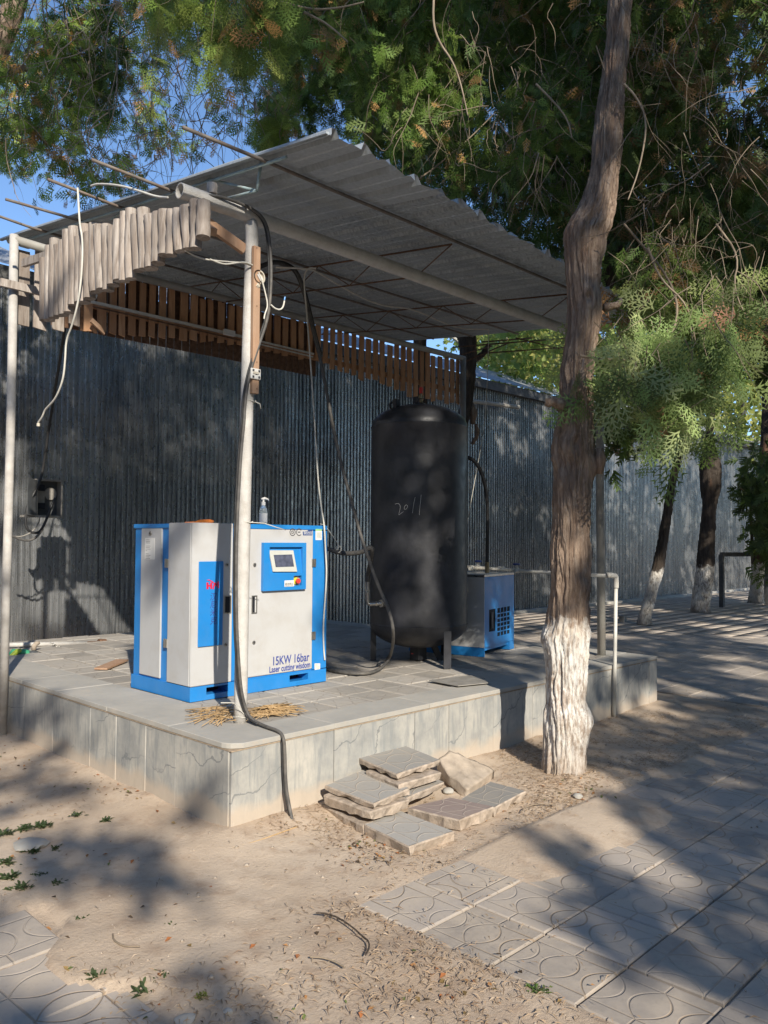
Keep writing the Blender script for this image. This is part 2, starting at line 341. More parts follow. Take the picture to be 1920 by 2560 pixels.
# ------------------------------------------------------------------ pavement of square tiles, each with its own block
TS = .352
def tile_mesh(name, s, th, mat, seed):
    rr = random.Random(seed); h = s/2-.0045; c = .006
    me = bpy.data.meshes.new(name); j = lambda: rr.uniform(-.0015, .0015)
    base = [(-h, -h), (h, -h), (h, h), (-h, h)]; top = [(-h+c, -h+c), (h-c, -h+c), (h-c, h-c), (-h+c, h-c)]
    V = [(x, y, -th) for x, y in base]+[(x+j(), y+j(), -c*.8) for x, y in base]+[(x+j(), y+j(), 0) for x, y in top]
    Fc = [(8, 9, 10, 11)]+[(4+i, 4+(i+1) % 4, 8+(i+1) % 4, 8+i) for i in range(4)]+[(i, (i+1) % 4, 4+(i+1) % 4, 4+i) for i in range(4)]
    me.from_pydata(V, [], Fc); uv = me.uv_layers.new(name='uv')
    for l in me.loops: v = V[l.vertex_index]; uv.data[l.index].uv = (v[0]/s+.5, v[1]/s+.5)
    me.materials.append(mat); return me
tms = [tile_mesh('paving_tile', TS, .05, M['paver'], i) for i in range(4)]
def pix(P):
    P = np.asarray(P, float)-CAM; d = P@F2; d = np.where(d < .2, .2, d); return 960+f_*(P@RX)/d, 1280-f_*(P@UY)/d, P@F2
cells = []
for i in range(0, 90):
    for j in range(-30, 24):
        x = -.08+TS*(i+.5); y = -1.04-TS*(j+.5)
        if x < 5.5 and j < 0: continue
        if x >= 5.5 and y > 6.6: continue
        px, py, d = pix((x, y, 0))
        if d < .8 or px < 0 or px > 2050 or py > 2800: continue
        cells.append((d, x, y, i, j))
cells.sort()
pav = thing('pavement', 'grey patterned concrete tile pavement to the right of the dirt', None, (2.5, -2, 0)); tag(pav, kind='structure')
def put_tile(me, x, y, z, rz, tilt, parent, name='paving_tile'):
    o = bpy.data.objects.new(name, me); COL.objects.link(o); o.location = (x, y, z); o.rotation_euler = (rnd.gauss(0, tilt), rnd.gauss(0, tilt), rz); ident(o, parent); return o
for k, (d, x, y, i, j) in enumerate(cells[:280]):
    put_tile(tms[rnd.randrange(4)], x, y, .003+rnd.gauss(0, .0016), (math.pi/2)*rnd.choice((0, 0, 1, 2, 2, 3))+rnd.gauss(0, .006), .004, pav)
rest = cells[280:]
V = []; Fq = []; UVs = []
for d, x, y, i, j in rest:
    h = TS/2-.005; z = .003+rnd.gauss(0, .0015); b = len(V)
    q = [(x-h, y-h), (x+h, y-h), (x+h, y+h), (x-h, y+h)]; V += [(a, c, z) for a, c in q]+[(a, c, -.04) for a, c in q]
    Fq += [(b, b+1, b+2, b+3)]+[(b+4+m, b+4+(m+1) % 4, b+(m+1) % 4, b+m) for m in range(4)]
    u4 = [(0, 0), (1, 0), (1, 1), (0, 1)]; r = rnd.randrange(4); u4 = u4[r:]+u4[:r]; UVs += u4+[(0, .35)]*16
ft = npmesh('paving_tile', np.array(V), np.array(Fq), M['paver'], pav, uv=np.array(UVs)); tag(ft, 'grey pavement tiles running away towards the far trees', kind='stuff')
lp = thing('path', 'old paving tiles half buried in dirt at the bottom left', None, (-1.5, -.8, 0)); tag(lp, kind='structure')
tml = [tile_mesh('paving_tile', .40, .05, M['paver'], 10+i) for i in range(3)]
for i in range(5):
    for j in range(7):
        x = -1.28-.405*i+rnd.gauss(0, .01); y = -.3-.405*j+rnd.gauss(0, .01)
        if pix((x, y, 0))[2] < .5: continue
        put_tile(tml[rnd.randrange(3)], x, y, -.004+rnd.gauss(0, .006), rnd.gauss(0, .03)+math.pi/2*rnd.randrange(4), .012, lp)

# ------------------------------------------------------------------ raised stone platform
PL, PD = 4.83, 5.25
plat = thing('stone_platform', 'raised platform faced with grey veined stone slabs, carrying the compressor and the tank', 'platform', (2.4, 2.6, 0))
MB().box((.022, .022, -.1), (PL-.022, PD-.02, H-.034)).build('platform_core', M['grout'], plat)
MB().box((-.003, -.003, H-.0362), (PL+.003, PD, H-.0305)).build('mortar_bed', M['grout'], plat)
fx = [0.0]+[float(W(p, 1950, y=0)[0]) for p in (707, 835, 1037, 1122)]
while fx[-1] < PL-.5: fx.append(fx[-1]+rnd.choice((.5, .6, .7)))
fx.append(PL)
for a, b in zip(fx[:-1], fx[1:]):
    e = rnd.uniform(-.002, .002); MB().box((a+.003, -.0+e, -.08), (b-.003, .021, H-.0375)).build('cladding_slab', M['clad'], plat, bevel=.002)
ly = [0.0]+[float(W(p, 1900, x=0)[1]) for p in (439, 363, 289, 224, 130)]
ly = [0.0]+sorted(v for v in ly if v > .12)
while ly[-1] < PD-.4: ly.append(ly[-1]+rnd.choice((.5, .6, .7)))
ly.append(PD)
for a, b in zip(ly[:-1], ly[1:]):
    e = rnd.uniform(-.002, .002); MB().box((0+e, max(a, .022)+.003, -.08), (.021, b-.003, H-.0375)).build('cladding_slab', M['clad'], plat, bevel=.002)
    MB().box((PL-.021, max(a, .022)+.003, -.08), (PL+e, b-.003, H-.0375)).build('cladding_slab', M['clad'], plat, bevel=.002)
# coping: slabs laid along the front and along both sides; the near corner one is broken off round
def cop(x0, y0, x1, y1): MB().box((x0+.002, y0+.002, H-.0295), (x1-.002, y1-.002, H+rnd.uniform(-.001, .002))).build('coping_slab', M['coping'], plat, bevel=.0025)
cc = [(.10, -.005), (.72, -.005), (.72, .31), (.43, .31), (.43, .62), (-.005, .62), (-.005, .085)]
arc = [(.006, .055), (.018, .034), (.034, .022), (.05, .012), (.075, -.004)]
cc = [(x+rnd.uniform(-.004, .004)*(i > 6), y) for i, (x, y) in enumerate(cc+arc)]
MB().prism([(x, y, H-.0295) for x, y in cc], (0, 0, .030)).build('coping_slab', M['coping'], plat, bevel=.003)
x = .72
while x < PL:
    w = rnd.choice((.55, .7, .85)); w = w if x+w < PL-.3 else PL+.005-x; cop(x, -.005, x+w, .31); x += w
y = .62
while y < PD:
    w = rnd.choice((.6, .75, .9)); w = w if y+w < PD-.3 else PD-y; cop(-.005, y, .43, y+w); y += w
y = .31
while y < PD:
    w = rnd.choice((.6, .75, .9)); w = w if y+w < PD-.3 else PD-y; cop(PL-.31, y, PL+.005, y+w); y += w
ftm = [tile_mesh('floor_tile', .298, .04, M['paver_floor'], 30+i) for i in range(4)]
nxt = 13; sx = (PL-.31-.43)/nxt
for i in range(nxt+0):
    for j in range(16):
        x = .43+sx*(i+.5); y = .31+.302*(j+.5)
        if y > PD or (x < .43): continue
        o = put_tile(ftm[rnd.randrange(4)], x, y, H-.004+rnd.gauss(0, .0015), math.pi/2*rnd.randrange(4)+rnd.gauss(0, .004), .002, plat, 'floor_tile'); o.scale = (sx/.302, 1, 1)

# ------------------------------------------------------------------ long corrugated metal shed behind
SY, SZ = 6.8, 4.87
shed = thing('metal_shed', 'long dark shed wall of vertical corrugated metal sheets behind the platform', 'shed', (12, SY, 0))
pit = .078; per = 11; sw = pit*per
def sheetmesh(seed):
    rr = random.Random(seed); V = []; Fc = []; m = 0
    prof = [(0, 0), (.34, 0), (.41, 1), (.70, 1), (.77, 0)]
    xs = [(k+a)*pit for k in range(per) for a, b in prof]+[sw+.012]; zs = [b for k in range(per) for a, b in prof]+[0]
    for zi in range(4):
        for x, b in zip(xs, zs): V.append((x, -.022*b-.003+.004*math.sin(x*3+zi+seed), SZ*zi/3))
    n_ = len(xs)
    for zi in range(3):
        for k in range(n_-1): a = zi*n_+k; Fc.append((a, a+1, a+1+n_, a+n_))
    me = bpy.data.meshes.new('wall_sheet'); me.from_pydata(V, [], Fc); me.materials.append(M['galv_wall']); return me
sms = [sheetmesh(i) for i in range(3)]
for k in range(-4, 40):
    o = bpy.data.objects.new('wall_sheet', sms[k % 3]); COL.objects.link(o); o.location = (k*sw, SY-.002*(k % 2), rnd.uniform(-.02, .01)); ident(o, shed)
MB().box((-4, SY+.02, -.1), (36, SY+.10, SZ-.06)).build('wall_frame', M['box_grey'], shed)
for k in range(0, 24):
    V = MB(); x0 = -4+k*1.7; n_ = 8
    vs = []
    for i in range(n_+1):
        x = x0+1.7*i/n_*1.005
        for (a, b) in ((0, 0), (.04, .03), (.08, 0)): vs.append((x+a, b))
    P = [(x, SY-.16, SZ+.03+b) for x, b in vs]+[(x, SY+2.1, SZ+.98+b) for x, b in vs]; m = len(vs)
    V.add(P, [(i, i+1, m+i+1, m+i) for i in range(m-1)]); V.build('roof_sheet', M['galv_far'], shed)
MB().box((-4, SY-.13, SZ-.16), (36, SY-.05, SZ+.02)).build('eave_board', M['box_grey'], shed)
MB().tube([W(1040, 985, y=SY-.25), W(1297, 1018, y=SY-.25)], .045, 8).build('rail_pipe', M['grey_pipe'], shed)
MB().box((5.3, SY-.22, -.02), (34, SY-.05, .06)).build('kerb', M['coping'], shed)
# ------------------------------------------------------------------ canopy shelter
RA, RB = 3.69, .126
def rz(y): return RA+RB*y
can = thing('canopy', 'open shelter with a sloping corrugated tin roof on white pipe posts above the machines', 'canopy', (2.3, 1.6, H))
XL0, XL1, XR0, XR1 = .212, .18, 4.88, 5.24; YF0, YF1, YB = -.475, .0, 3.87
def rpos(u, v, dz=0):
    xl = XL0+(XL1-XL0)*v; xr = XR0+(XR1-XR0)*v; x = xl+(xr-xl)*u; yf = YF0+(YF1-YF0)*u; y = yf+(YB-yf)*v; return (x, y, rz(y)+dz)
ns = 5; rr = random.Random(3)
for s in range(ns):
    per = 4; us = []; 
    for k in range(per):
        for a, b in ((0, .0), (.07, .036), (.20, .036), (.28, 0), (.62, 0), (.66, .006), (.70, 0)): us.append(((s+(k+a)/per)/ns, b))
    us.append(((s+1.02)/ns, 0)); nv = 14; V = []; Fc = []
    for j in range(nv+1):
        for i, (u, b) in enumerate(us):
            v = j/nv
            if j == 0: v = -.012*rr.random()+(.004 if b else -.004)
            dz = b+.006*math.sin(v*9+u*30)+.004*s*.5+(.018*rr.random() if j == 0 and b > .01 else 0)
            V.append(rpos(min(u, 1.003), v, dz))
    m = len(us)
    for j in range(nv):
        for i in range(m-1): a = j*m+i; Fc.append((a, a+1, a+1+m, a+m))
    MB().add(V, Fc).build('roof_sheet', M['galv_old'], can)
# edge flashing on the left
MB().bar(rpos(.001, 0, .012), rpos(.001, 1, .012), .035, .012).build('roof_edge_trim', M['galv_old'], can)
# purlins: round rods under the sheets that stick out past the left edge
for (ax, ay, bx, by) in ((654, 399, 457, 318), (428, 477, 229, 399), (292, 515, 119, 448), (174, 544, 14, 498), (81, 570, -60, 520)):
    e = W(ax, ay, pl=(0, -RB, 1, RA-.02)); t = W(bx, by, y=e[1]); x1 = 5.05
    MB().tube([(t[0], e[1], t[2]), e, (e[0]+.5, e[1], rz(e[1])-.025), (x1, e[1], rz(e[1])-.022)], .0105, 8).build('purlin', M['steel_rod'], can, True)
MB().tube([(.25, 3.65, rz(3.65)-.03), (5.5, 3.65, rz(3.65)-.02)], .012, 8).build('purlin', M['steel_rod'], can, True)
# lattice trusses of thin rod
def truss(x, y0, y1, dep, mat, n):
    top = [(x, y0+(y1-y0)*i/n, rz(y0+(y1-y0)*i/n)-.045) for i in range(n+1)]
    o = MB().tube([top[0], top[-1]], .007, 6).build('truss_rod', mat, can, True)
    bot = [((x+rr.uniform(-.02, .02)), (top[i][1]+top[i+1][1])/2, rz(top[i][1])-.045-dep) for i in range(n)]
    MB().tube([bot[0], bot[-1]], .006, 6).build('truss_rod', mat, can, True)
    mb = MB()
    for i in range(n): mb.tube([top[i], bot[i]], .0045, 6); mb.tube([bot[i], top[i+1]], .0045, 6)
    mb.build('truss_web', mat, can, True)
node = W(642, 477, x=.27); up = W(654, 399, x=.27); b2 = W(523, 448, x=.27)
mb = MB(); mb.tube([up, node], .010, 8); mb.tube([node, b2], .0085, 8); mb.tube([node, W(560, 498, x=.27)], .0085, 8); mb.tube([b2, W(474, 479, x=.27)], .008, 8)
mb.build('truss_web', M['blue_rod'], can, True); mb = MB(); b3 = W(330, 509, x=.27); mb.tube([b3, W(278, 549, x=.27)], .008, 8); mb.tube([b3, W(372, 525, x=.27)], .008, 8); mb.build('truss_web', M['blue_rod'], can, True)
MB().tube([(.24, -.1, rz(-.1)-.03), (.24, 3.7, rz(3.7)-.03)], .010, 8).build('truss_rod', M['blue_rod'], can, True)
for x in (1.9, 3.5): truss(x, .1, 3.7, .15, M['rust'], 5)
# pipes
bl = W(449, 474, y=.43); bz = 3.475
mb = MB(); prof = [(bl[0]-.012, .043), (4.62, .043)]
def hollow(a, b, r, nm, mat, par, wall=.006, n=24):
    a = Vector([float(c) for c in a]); b = Vector([float(c) for c in b]); m = MB(); dd = (b-a).normalized()
    pts = [a+dd*.25, a, b]; m.tube([a, b], r, n, cap=False); m.tube([a, a+dd*.35], r-wall, n, cap=False)
    i0 = 0; i1 = 2*n
    for k in range(n): k2 = (k+1) % n; m.f.append((k, k2, i1+k2, i1+k))
    m.f.append(tuple(i1+n+k for k in range(n)))
    return m.build(nm, mat, par, 50)
hollow((bl[0], .43, 3.515), (4.62, .43, 3.485), .044, 'front_beam', M['white_pipe'], can)
MB().tube(chaikin([(.349, .411, H), (.352, .411, 1.1), (.362, .413, 2.0), (.378, .412, 2.9), (.392, .413, 3.36), (.393, .418, 3.42), (.394, .43, 3.475)], 1), .039, 24).build('post', M['white_pipe'], can, True)
MB().tube([(-.062, 2.916, -.05), (-.055, 2.915, 1.5), (-.05, 2.916, 2.6), (-.057, 2.916, 3.92)], .033, 20).build('post', M['post_grey'], can, True)
MB().tube([(4.462, .374, H-.01), (4.462, .39, 3.47)], .039, 20).build('post', M['grey_pipe'], can, True)
MB().lathe((4.462, .374, H-.002), [(.055, 0), (.055, .006), (.042, .008)], 16).build('post_foot', M['grey_pipe'], can)
MB().tube([(5.52, 2.916, -.02), (5.52, 2.916, 3.87)], .037, 16).build('post', M['grey_pipe'], can, True)
MB().tube([(-.06, 2.916, 3.885), (1.0, 2.916, 3.84), (5.54, 2.916, 3.865)], .034, 16).build('back_beam', M['grey_pipe'], can, True)
# loose rods sticking out at the back on the right
mb = MB(); yb = 3.3
for a, b in (((1132, 868), (1423, 845)), ((1210, 883), (1420, 868)), ((1130, 893), (1230, 865)), ((1160, 905), (1270, 858)), ((1290, 845), (1400, 872)), ((1205, 855), (1330, 845))):
    mb.tube([W(*a, y=yb), W(*b, y=yb+.1)], .010, 6)
mb.build('truss_rod', M['rust'], can, True)
# vertical wooden slats along the back beam
bot = [(55, 809), (118, 812), (200, 822), (270, 828), (338, 835), (422, 843), (506, 856), (590, 866), (760, 894), (804, 909), (867, 934), (922, 951), (1006, 981), (1069, 1002), (1133, 1008), (1160, 1010)]
bx_ = [W(a, b, y=2.98) for a, b in bot]; BX = [p[0] for p in bx_]; BZ = [p[2] for p in bx_]
x = -.0; i = 0
while x < 5.47:
    w = rr.uniform(.055, .08) if x > .5 else rr.uniform(.08, .11); zb = float(np.interp(x, BX, BZ))+rr.uniform(-.035, .03); zt = 3.86+rr.uniform(-.05, .02)
    t = rr.uniform(-.012, .012); y0 = 2.965+rr.uniform(0, .006)
    c = rr.uniform(-.01, .01)
    MB().prism([(x, y0, zb+c), (x+w, y0, zb-c), (x+w+t, y0, zt), (x+t, y0, zt)], (0, .018, 0)).build('slat', M['slat_wood' if x > .45 else 'log_wood'], can, bevel=.002)
    x += w+rr.uniform(.028, .05) if x < 2.9 else w+rr.uniform(.035, .055)
mb = MB(); mb.bar(W(226, 762, y=3.0), W(1140, 978, y=3.0), .02, .055); mb.build('slat_rail', M['slat_wood'], can)
MB().bar(W(0, 705, y=2.85), W(125, 735, y=2.85), .03, .06).build('slat_rail', M['log_wood'], can)
# second row of slats behind, seen through the gaps, closes the left half
mb = MB()
x = .3
while x < 3.1: mb.box((x, 3.03, 3.3), (x+.07, 3.045, 3.85)); x += .082
mb.build('backing_lattice', M['rust'], can)
for a, b in (((212, 805), (238, 835)), ((345, 860), (300, 800))):
    pass
MB().bar(W(228, 800, y=2.9), W(262, 832, y=2.93), .02, .04).build('brace', M['batten'], can)
# fringe of weathered round logs on the left side
tops = [(506, 486), (482, 500), (443, 508), (392, 515), (371, 522), (333, 535), (295, 548), (253, 563), (215, 573), (169, 584), (127, 610), (120, 640)]
bots = [(508, 600), (470, 628), (440, 628), (405, 648), (380, 665), (358, 680), (333, 690), (312, 703), (291, 713), (270, 723), (249, 732), (228, 740), (211, 758), (181, 770), (160, 782), (139, 792), (112, 799)]
LX = -.095
ty = [(p[1], p[2]) for p in (W(a, b, x=LX) for a, b in tops)]; by_ = [(p[1], p[2]) for p in (W(a, b, x=LX) for a, b in bots)]
nl = 27; t0, t1 = ty[0][0], ty[-2][0]+.10; b0, b1 = by_[0][0], by_[-1][0]
for i in range(nl):
    u = i/(nl-1); yt = t0+(t1-t0)*u; yb_ = b0+(b1-b0)*u
    zt = float(np.interp(yt, [p[0] for p in ty], [p[1] for p in ty]))+rr.uniform(-.05, .035); zb = float(np.interp(yb_, [p[0] for p in by_], [p[1] for p in by_]))+rr.uniform(-.02, .02)
    r = rr.uniform(.033, .043); P = []
    for k in range(7):
        a = k/6; P.append((LX+rr.uniform(-.002, .002)+.006*math.sin(a*2+i), yb_+(yt-yb_)*a+rr.uniform(-.0025, .0025)+.004*math.sin(a*4+2*i), zb+(zt-zb)*a))
    MB().tube(P, [r*rr.uniform(.96, 1.03) for _ in P], 12, jit=.09, seed=i).build('log', M['log_wood'], can, 60)
MB().bar((LX+.05, .25, 3.40), (LX+.05, 2.75, 3.66), .03, .06).build('log_rail', M['log_wood'], can)
MB().bar(W(512, 553, y=.50), W(612, 625, y=.44), .035, .06).build('brace', M['batten'], can, bevel=.002)
MB().bar(W(505, 560, y=.50), W(530, 580, y=.36), .06, .045).build('brace', M['batten'], can, bevel=.002)
MB().lathe(W(530, 493, y=.43)+np.array([0, 0, .02]), [(.03, 0), (.032, .05), (.028, .06)], 12).build('log_stub', M['log_wood'], can, 40)
pb = W(640, 617, y=.36); pe = W(640, 985, y=.36)
MB().box((pb[0]-.024, .345, pe[2]), (pb[0]+.024, .372, pb[2])).build('batten', M['batten'], can, bevel=.002)
mb = MB()
for z in (620, 765, 905, 972): q = W(642, z, y=.344); mb.tube([q, q+np.array([0, -.002, 0])], .0035, 8)
mb.build('screw', M['rust'], can)
# ------------------------------------------------------------------ text helper
def text_mesh(name, body, size, loc, xdir, updir, mat, parent, width=None, depth=.0008, align='LEFT', shear=0, bold=0):
    c = bpy.data.curves.new(name, 'FONT'); c.body = body; c.size = size; c.extrude = depth/2; c.align_x = align; c.shear = shear; c.offset = bold
    o = bpy.data.objects.new(name, c); COL.objects.link(o); dg = bpy.context.evaluated_depsgraph_get(); dg.update()
    me = bpy.data.meshes.new_from_object(o.evaluated_get(dg)); bpy.data.objects.remove(o)
    X = Vector(xdir).normalized(); U = Vector(updir).normalized(); N = X.cross(U); mt = Matrix((X, U, N)).transposed()
    sx = 1
    if width and len(me.vertices):
        xs = [v.co.x for v in me.vertices]; sx = width/(max(xs)-min(xs))
    for v in me.vertices:
        p = Vector((v.co.x*sx, v.co.y, v.co.z)); v.co = mt @ p+Vector([float(q) for q in loc])
    me.materials.clear(); me.materials.append(mat); o = bpy.data.objects.new(name, me); COL.objects.link(o); ident(o, parent); return o
# ------------------------------------------------------------------ screw compressor
CX0, CX1, CY0, CY1 = .452, 1.648, 1.12, 1.90; CZ1 = H+1.185
comp = thing('air_compressor', 'white and blue compressor cabinet with control screen behind the near white post', 'compressor', ((CX0+CX1)/2, 1.5, H))
fxp = lambda px, py=1500: float(W(px, py, y=CY0)[0]); fzp = lambda py, px=640: float(W(px, py, y=CY0)[2])
lyp = lambda px, py=1500: float(W(px, py, x=CX0)[1])
zb1 = H+.098; zt1 = CZ1-.035
# fork-lift base with two pockets
x1a, x1b = fxp(519), fxp(573); x2a, x2b = fxp(726), fxp(772)
mb = MB(); zs0, zs1 = H+.035, H+.082
for a, b in ((CX0, x1a), (x1b, x2a), (x2b, CX1)): mb.box((a, CY0, H), (b, CY1, zb1-.002))
for a, b in ((x1a, x1b), (x2a, x2b)): mb.box((a, CY0, zs1), (b, CY1, zb1-.002)); mb.box((a, CY0, H), (b, CY1, zs0))
mb.build('base_frame', M['blue_paint'], comp)
mb = MB()
for a, b in ((x1a, x1b), (x2a, x2b)): mb.box((a-.01, CY0+.12, zs0-.01), (b+.01, CY0+.13, zs1+.01))
mb.build('fork_pocket', M['dark_void'], comp)
MB().box((CX0+.012, CY0+.012, zb1-.004), (CX1-.012, CY1-.012, CZ1-.006)).build('cabinet', M['blue_paint'], comp)
xd1 = fxp(580); xd2 = fxp(603); xd3 = fxp(781); yl1 = lyp(420); yl2 = lyp(402); yl3 = lyp(351)
bev = dict(bevel=.004, seg=2)
# corner door wraps round the near corner: front leaf and side leaf
o = MB().box((CX0-.002, CY0-.004, zb1+.002), (xd1, CY0+.0095, CZ1+.002)).build('door', M['white_paint'], comp, **bev)
o = MB().box((CX0-.0035, CY0+.011, zb1+.002), (CX0+.011, yl1, CZ1+.002)).build('door', M['white_paint'], comp, **bev)
MB().box((xd2, CY0-.002, zb1+.012), (xd3, CY0+.011, zt1)).build('door', M['white_paint'], comp, **bev)
MB().box((CX0-.0015, yl2, zb1+.012), (CX0+.0115, yl3, zt1)).build('side_panel', M['white_paint'], comp, **bev)
MB().box((xd1+.004, CY0+.0, zb1+.004), (xd2-.003, CY0+.0118, CZ1-.002)).build('corner_post', M['blue_paint'], comp, bevel=.002)
MB().box((xd3+.003, CY0+.0, zb1+.004), (CX1, CY0+.0118, CZ1-.04)).build('corner_post', M['blue_paint'], comp, bevel=.002)
MB().box((xd1+.004, CY0-.001, CZ1-.033), (CX1+.002, CY1, CZ1)).build('top_cover', M['blue_paint'], comp, bevel=.003)
MB().box((CX0, yl1+.003, CZ1-.033), (xd1, CY1, CZ1-.003)).build('top_cover', M['blue_paint'], comp, bevel=.003)
MB().box((CX0+.02, CY0+.02, CZ1-.012), (xd1, yl1+.01, CZ1-.001)).build('top_cover', M['white_paint'], comp)
# hinges
for px, py, face in ((419, 1408, 'l'), (416, 1608, 'l'), (783, 1407, 'f'), (782, 1589, 'f')):
    if face == 'f': p = W(px, py, y=CY0); mb = MB().box((p[0]-.017, CY0-.010, p[2]-.03), (p[0]+.001, CY0-.001, p[2]+.03)); mb.box((p[0]+.003, CY0-.012, p[2]-.03), (p[0]+.02, CY0-.001, p[2]+.03))
    else: p = W(px, py, x=CX0); mb = MB().box((CX0-.011, p[1]-.017, p[2]-.03), (CX0-.002, p[1]-.001, p[2]+.03)); mb.box((CX0-.013, p[1]+.002, p[2]-.03), (CX0-.002, p[1]+.02, p[2]+.03))
    mb.build('hinge', M['chrome'], comp, bevel=.001)
def disc(p, nrm, r, th, n=20, inner=None):
    p = np.array(p, float); nrm = np.array(nrm, float); return MB().tube([p, p+nrm*th], r, n)
for px, py in ((567, 1412), (564, 1612), (636, 1412), (634, 1606)):
    p = W(px, py, y=CY0-.003); lk = disc(p, (0, -1, 0), .013, .006).build('lock', M['chrome'], comp, 40); disc(p+np.array([0, -.006, 0]), (0, -1, 0), .006, .0015).build('keyhole', M['ink_dark'], lk)
p = W(376, 1333, x=CX0-.002); lk = disc(p, (-1, 0, 0), .016, .005).build('lock', M['chrome'], comp, 40); disc(p+np.array([-.005, 0, 0]), (-1, 0, 0), .007, .001).build('keyhole', M['ink_dark'], lk)
# recessed pull handles
for x0, x1 in ((560, 577), (629, 642)):
    a = W(x0, 1489, y=CY0-.004); b = W(x1, 1533, y=CY0-.004); y0 = CY0-.0045
    fr = MB(); t = .007; q = (a[0], b[0], b[2], a[2])
    fr.box((q[0], y0-.004, q[2]), (q[0]+t, y0, q[3])); fr.box((q[1]-t, y0-.004, q[2]), (q[1], y0, q[3])); fr.box((q[0]+t, y0-.004, q[2]), (q[1]-t, y0, q[2]+t)); fr.box((q[0]+t, y0-.004, q[3]-t), (q[1]-t, y0, q[3]))
    h = fr.build('handle', M['chrome'], comp); MB().box((q[0]+t, y0-.001, q[2]+t), (q[1]-t-(.0 if x0 < 600 else .012), y0+.0005, q[3]-t)).build('handle_recess', M['dark_void'], h)
# nameplate
a = W(364, 1345, x=CX0); b = W(387, 1399, x=CX0); pl_ = MB().box((CX0-.0042, b[1], b[2]), (CX0-.0022, a[1], a[2])).build('nameplate', M['chrome' if 0 else 'paper'], comp)
mb = MB(); rr = random.Random(5)
for k in range(13):
    z = a[2]-.012-k*.011
    if k in (3, 8): continue
    mb.box((CX0-.0048, a[1]-.012-rr.uniform(.02, .07), z-.0022), (CX0-.0043, a[1]-.012, z))
mb.build('lettering', M['ink_dark'], pl_)
# badge panel with emblem
a = W(498, 1404, y=CY0-.012); b = W(556, 1612, y=CY0-.012)
bd = MB().box((a[0], CY0-.016, b[2]), (b[0], CY0-.005, a[2])).build('badge_panel', M['blue_paint'], comp, bevel=.003)
yb = CY0-.0165
def fpoly(pts, nm, mat, par, y=yb, th=.0012):
    return MB().prism([(*(lambda q: (q[0], y, q[2]))(W(px, py, y=y)),) for px, py in pts], (0, -th, 0)).build(nm, mat, par)
S = 2.9625
def cc_(x, y): return (300+x/S, 1240+y/S)
fpoly([cc_(640, 640), cc_(655, 640), cc_(655, 658), cc_(668, 658), cc_(668, 640), cc_(683, 640), cc_(683, 688), cc_(668, 688), cc_(668, 671), cc_(655, 671), cc_(655, 690), cc_(640, 690)], 'emblem', M['logo_red'], bd)
fpoly([cc_(686, 690), cc_(690, 662), cc_(703, 640), cc_(712, 640), cc_(713, 655), cc_(722, 634), cc_(733, 630), cc_(733, 682), cc_(723, 684), cc_(723, 656), cc_(714, 672), cc_(708, 672), cc_(707, 656), cc_(697, 672), cc_(695, 690)], 'emblem', M['logo_red'], bd)
fpoly([cc_(638, 622), cc_(660, 619), cc_(684, 630), cc_(702, 648), cc_(694, 650), cc_(678, 636), cc_(660, 627)], 'emblem', M['logo_red'], bd)
for ch, py in (('汉', 768), ('尼', 828), ('米', 886), ('克', 948)):
    q = W(*cc_(664, py), y=yb); text_mesh('lettering', ch, .056, (q[0], yb-.0006, q[2]), (1, 0, 0), (0, 0, 1), M['ink_blue'], bd, shear=.15)
for s_, xx, yy, w in (('15KW 16bar', 1124, 1272, 1392), ('Laser cutting wisdom', 1104, 1322, 1406)):
    q = W(*cc_(xx, yy), y=CY0-.003); q2 = W(*cc_(w, yy), y=CY0-.003)
    text_mesh('lettering', s_, .088 if xx == 1124 else .062, (q[0], CY0-.0035, q[2]+(.016 if xx == 1124 else .012)), (1, 0, .0), (0, 0, 1), M['ink_blue'], comp, width=q2[0]-q[0], bold=.0012)
# control panel
A = lambda x, y, yy=CY0: W(*cc_(x, y), y=yy)
a = A(1046, 345); b = A(1358, 700); px0, px1, pz0, pz1 = a[0], b[0], b[2]+.012, a[2]
r0 = A(1090, 378); r1 = A(1332, 570); ry = CY0-.030
cp = MB(); cp.box((px0, ry, pz0), (r0[0], CY0-.003, pz1)); cp.box((r1[0], ry, pz0), (px1, CY0-.003, pz1)); cp.box((r0[0], ry, r0[2]), (r1[0], CY0-.003, pz1))
e0 = A(1268, 590); e1 = A(1326, 660)
cp.box((r0[0], ry, pz0), (e0[0], CY0-.003, r1[2])); cp.box((e0[0], ry, e0[2]), (e1[0], CY0-.003, r1[2])); cp.box((e0[0], ry, pz0), (e1[0], CY0-.003, e1[2])); cp.box((e1[0], ry, pz0), (r1[0], CY0-.003, r1[2]))
cpo = cp.build('control_panel', M['blue_paint'], comp)
def quad(v, nm, mat, par, th=(0, .002, 0)): return MB().prism(v, th).build(nm, mat, par)
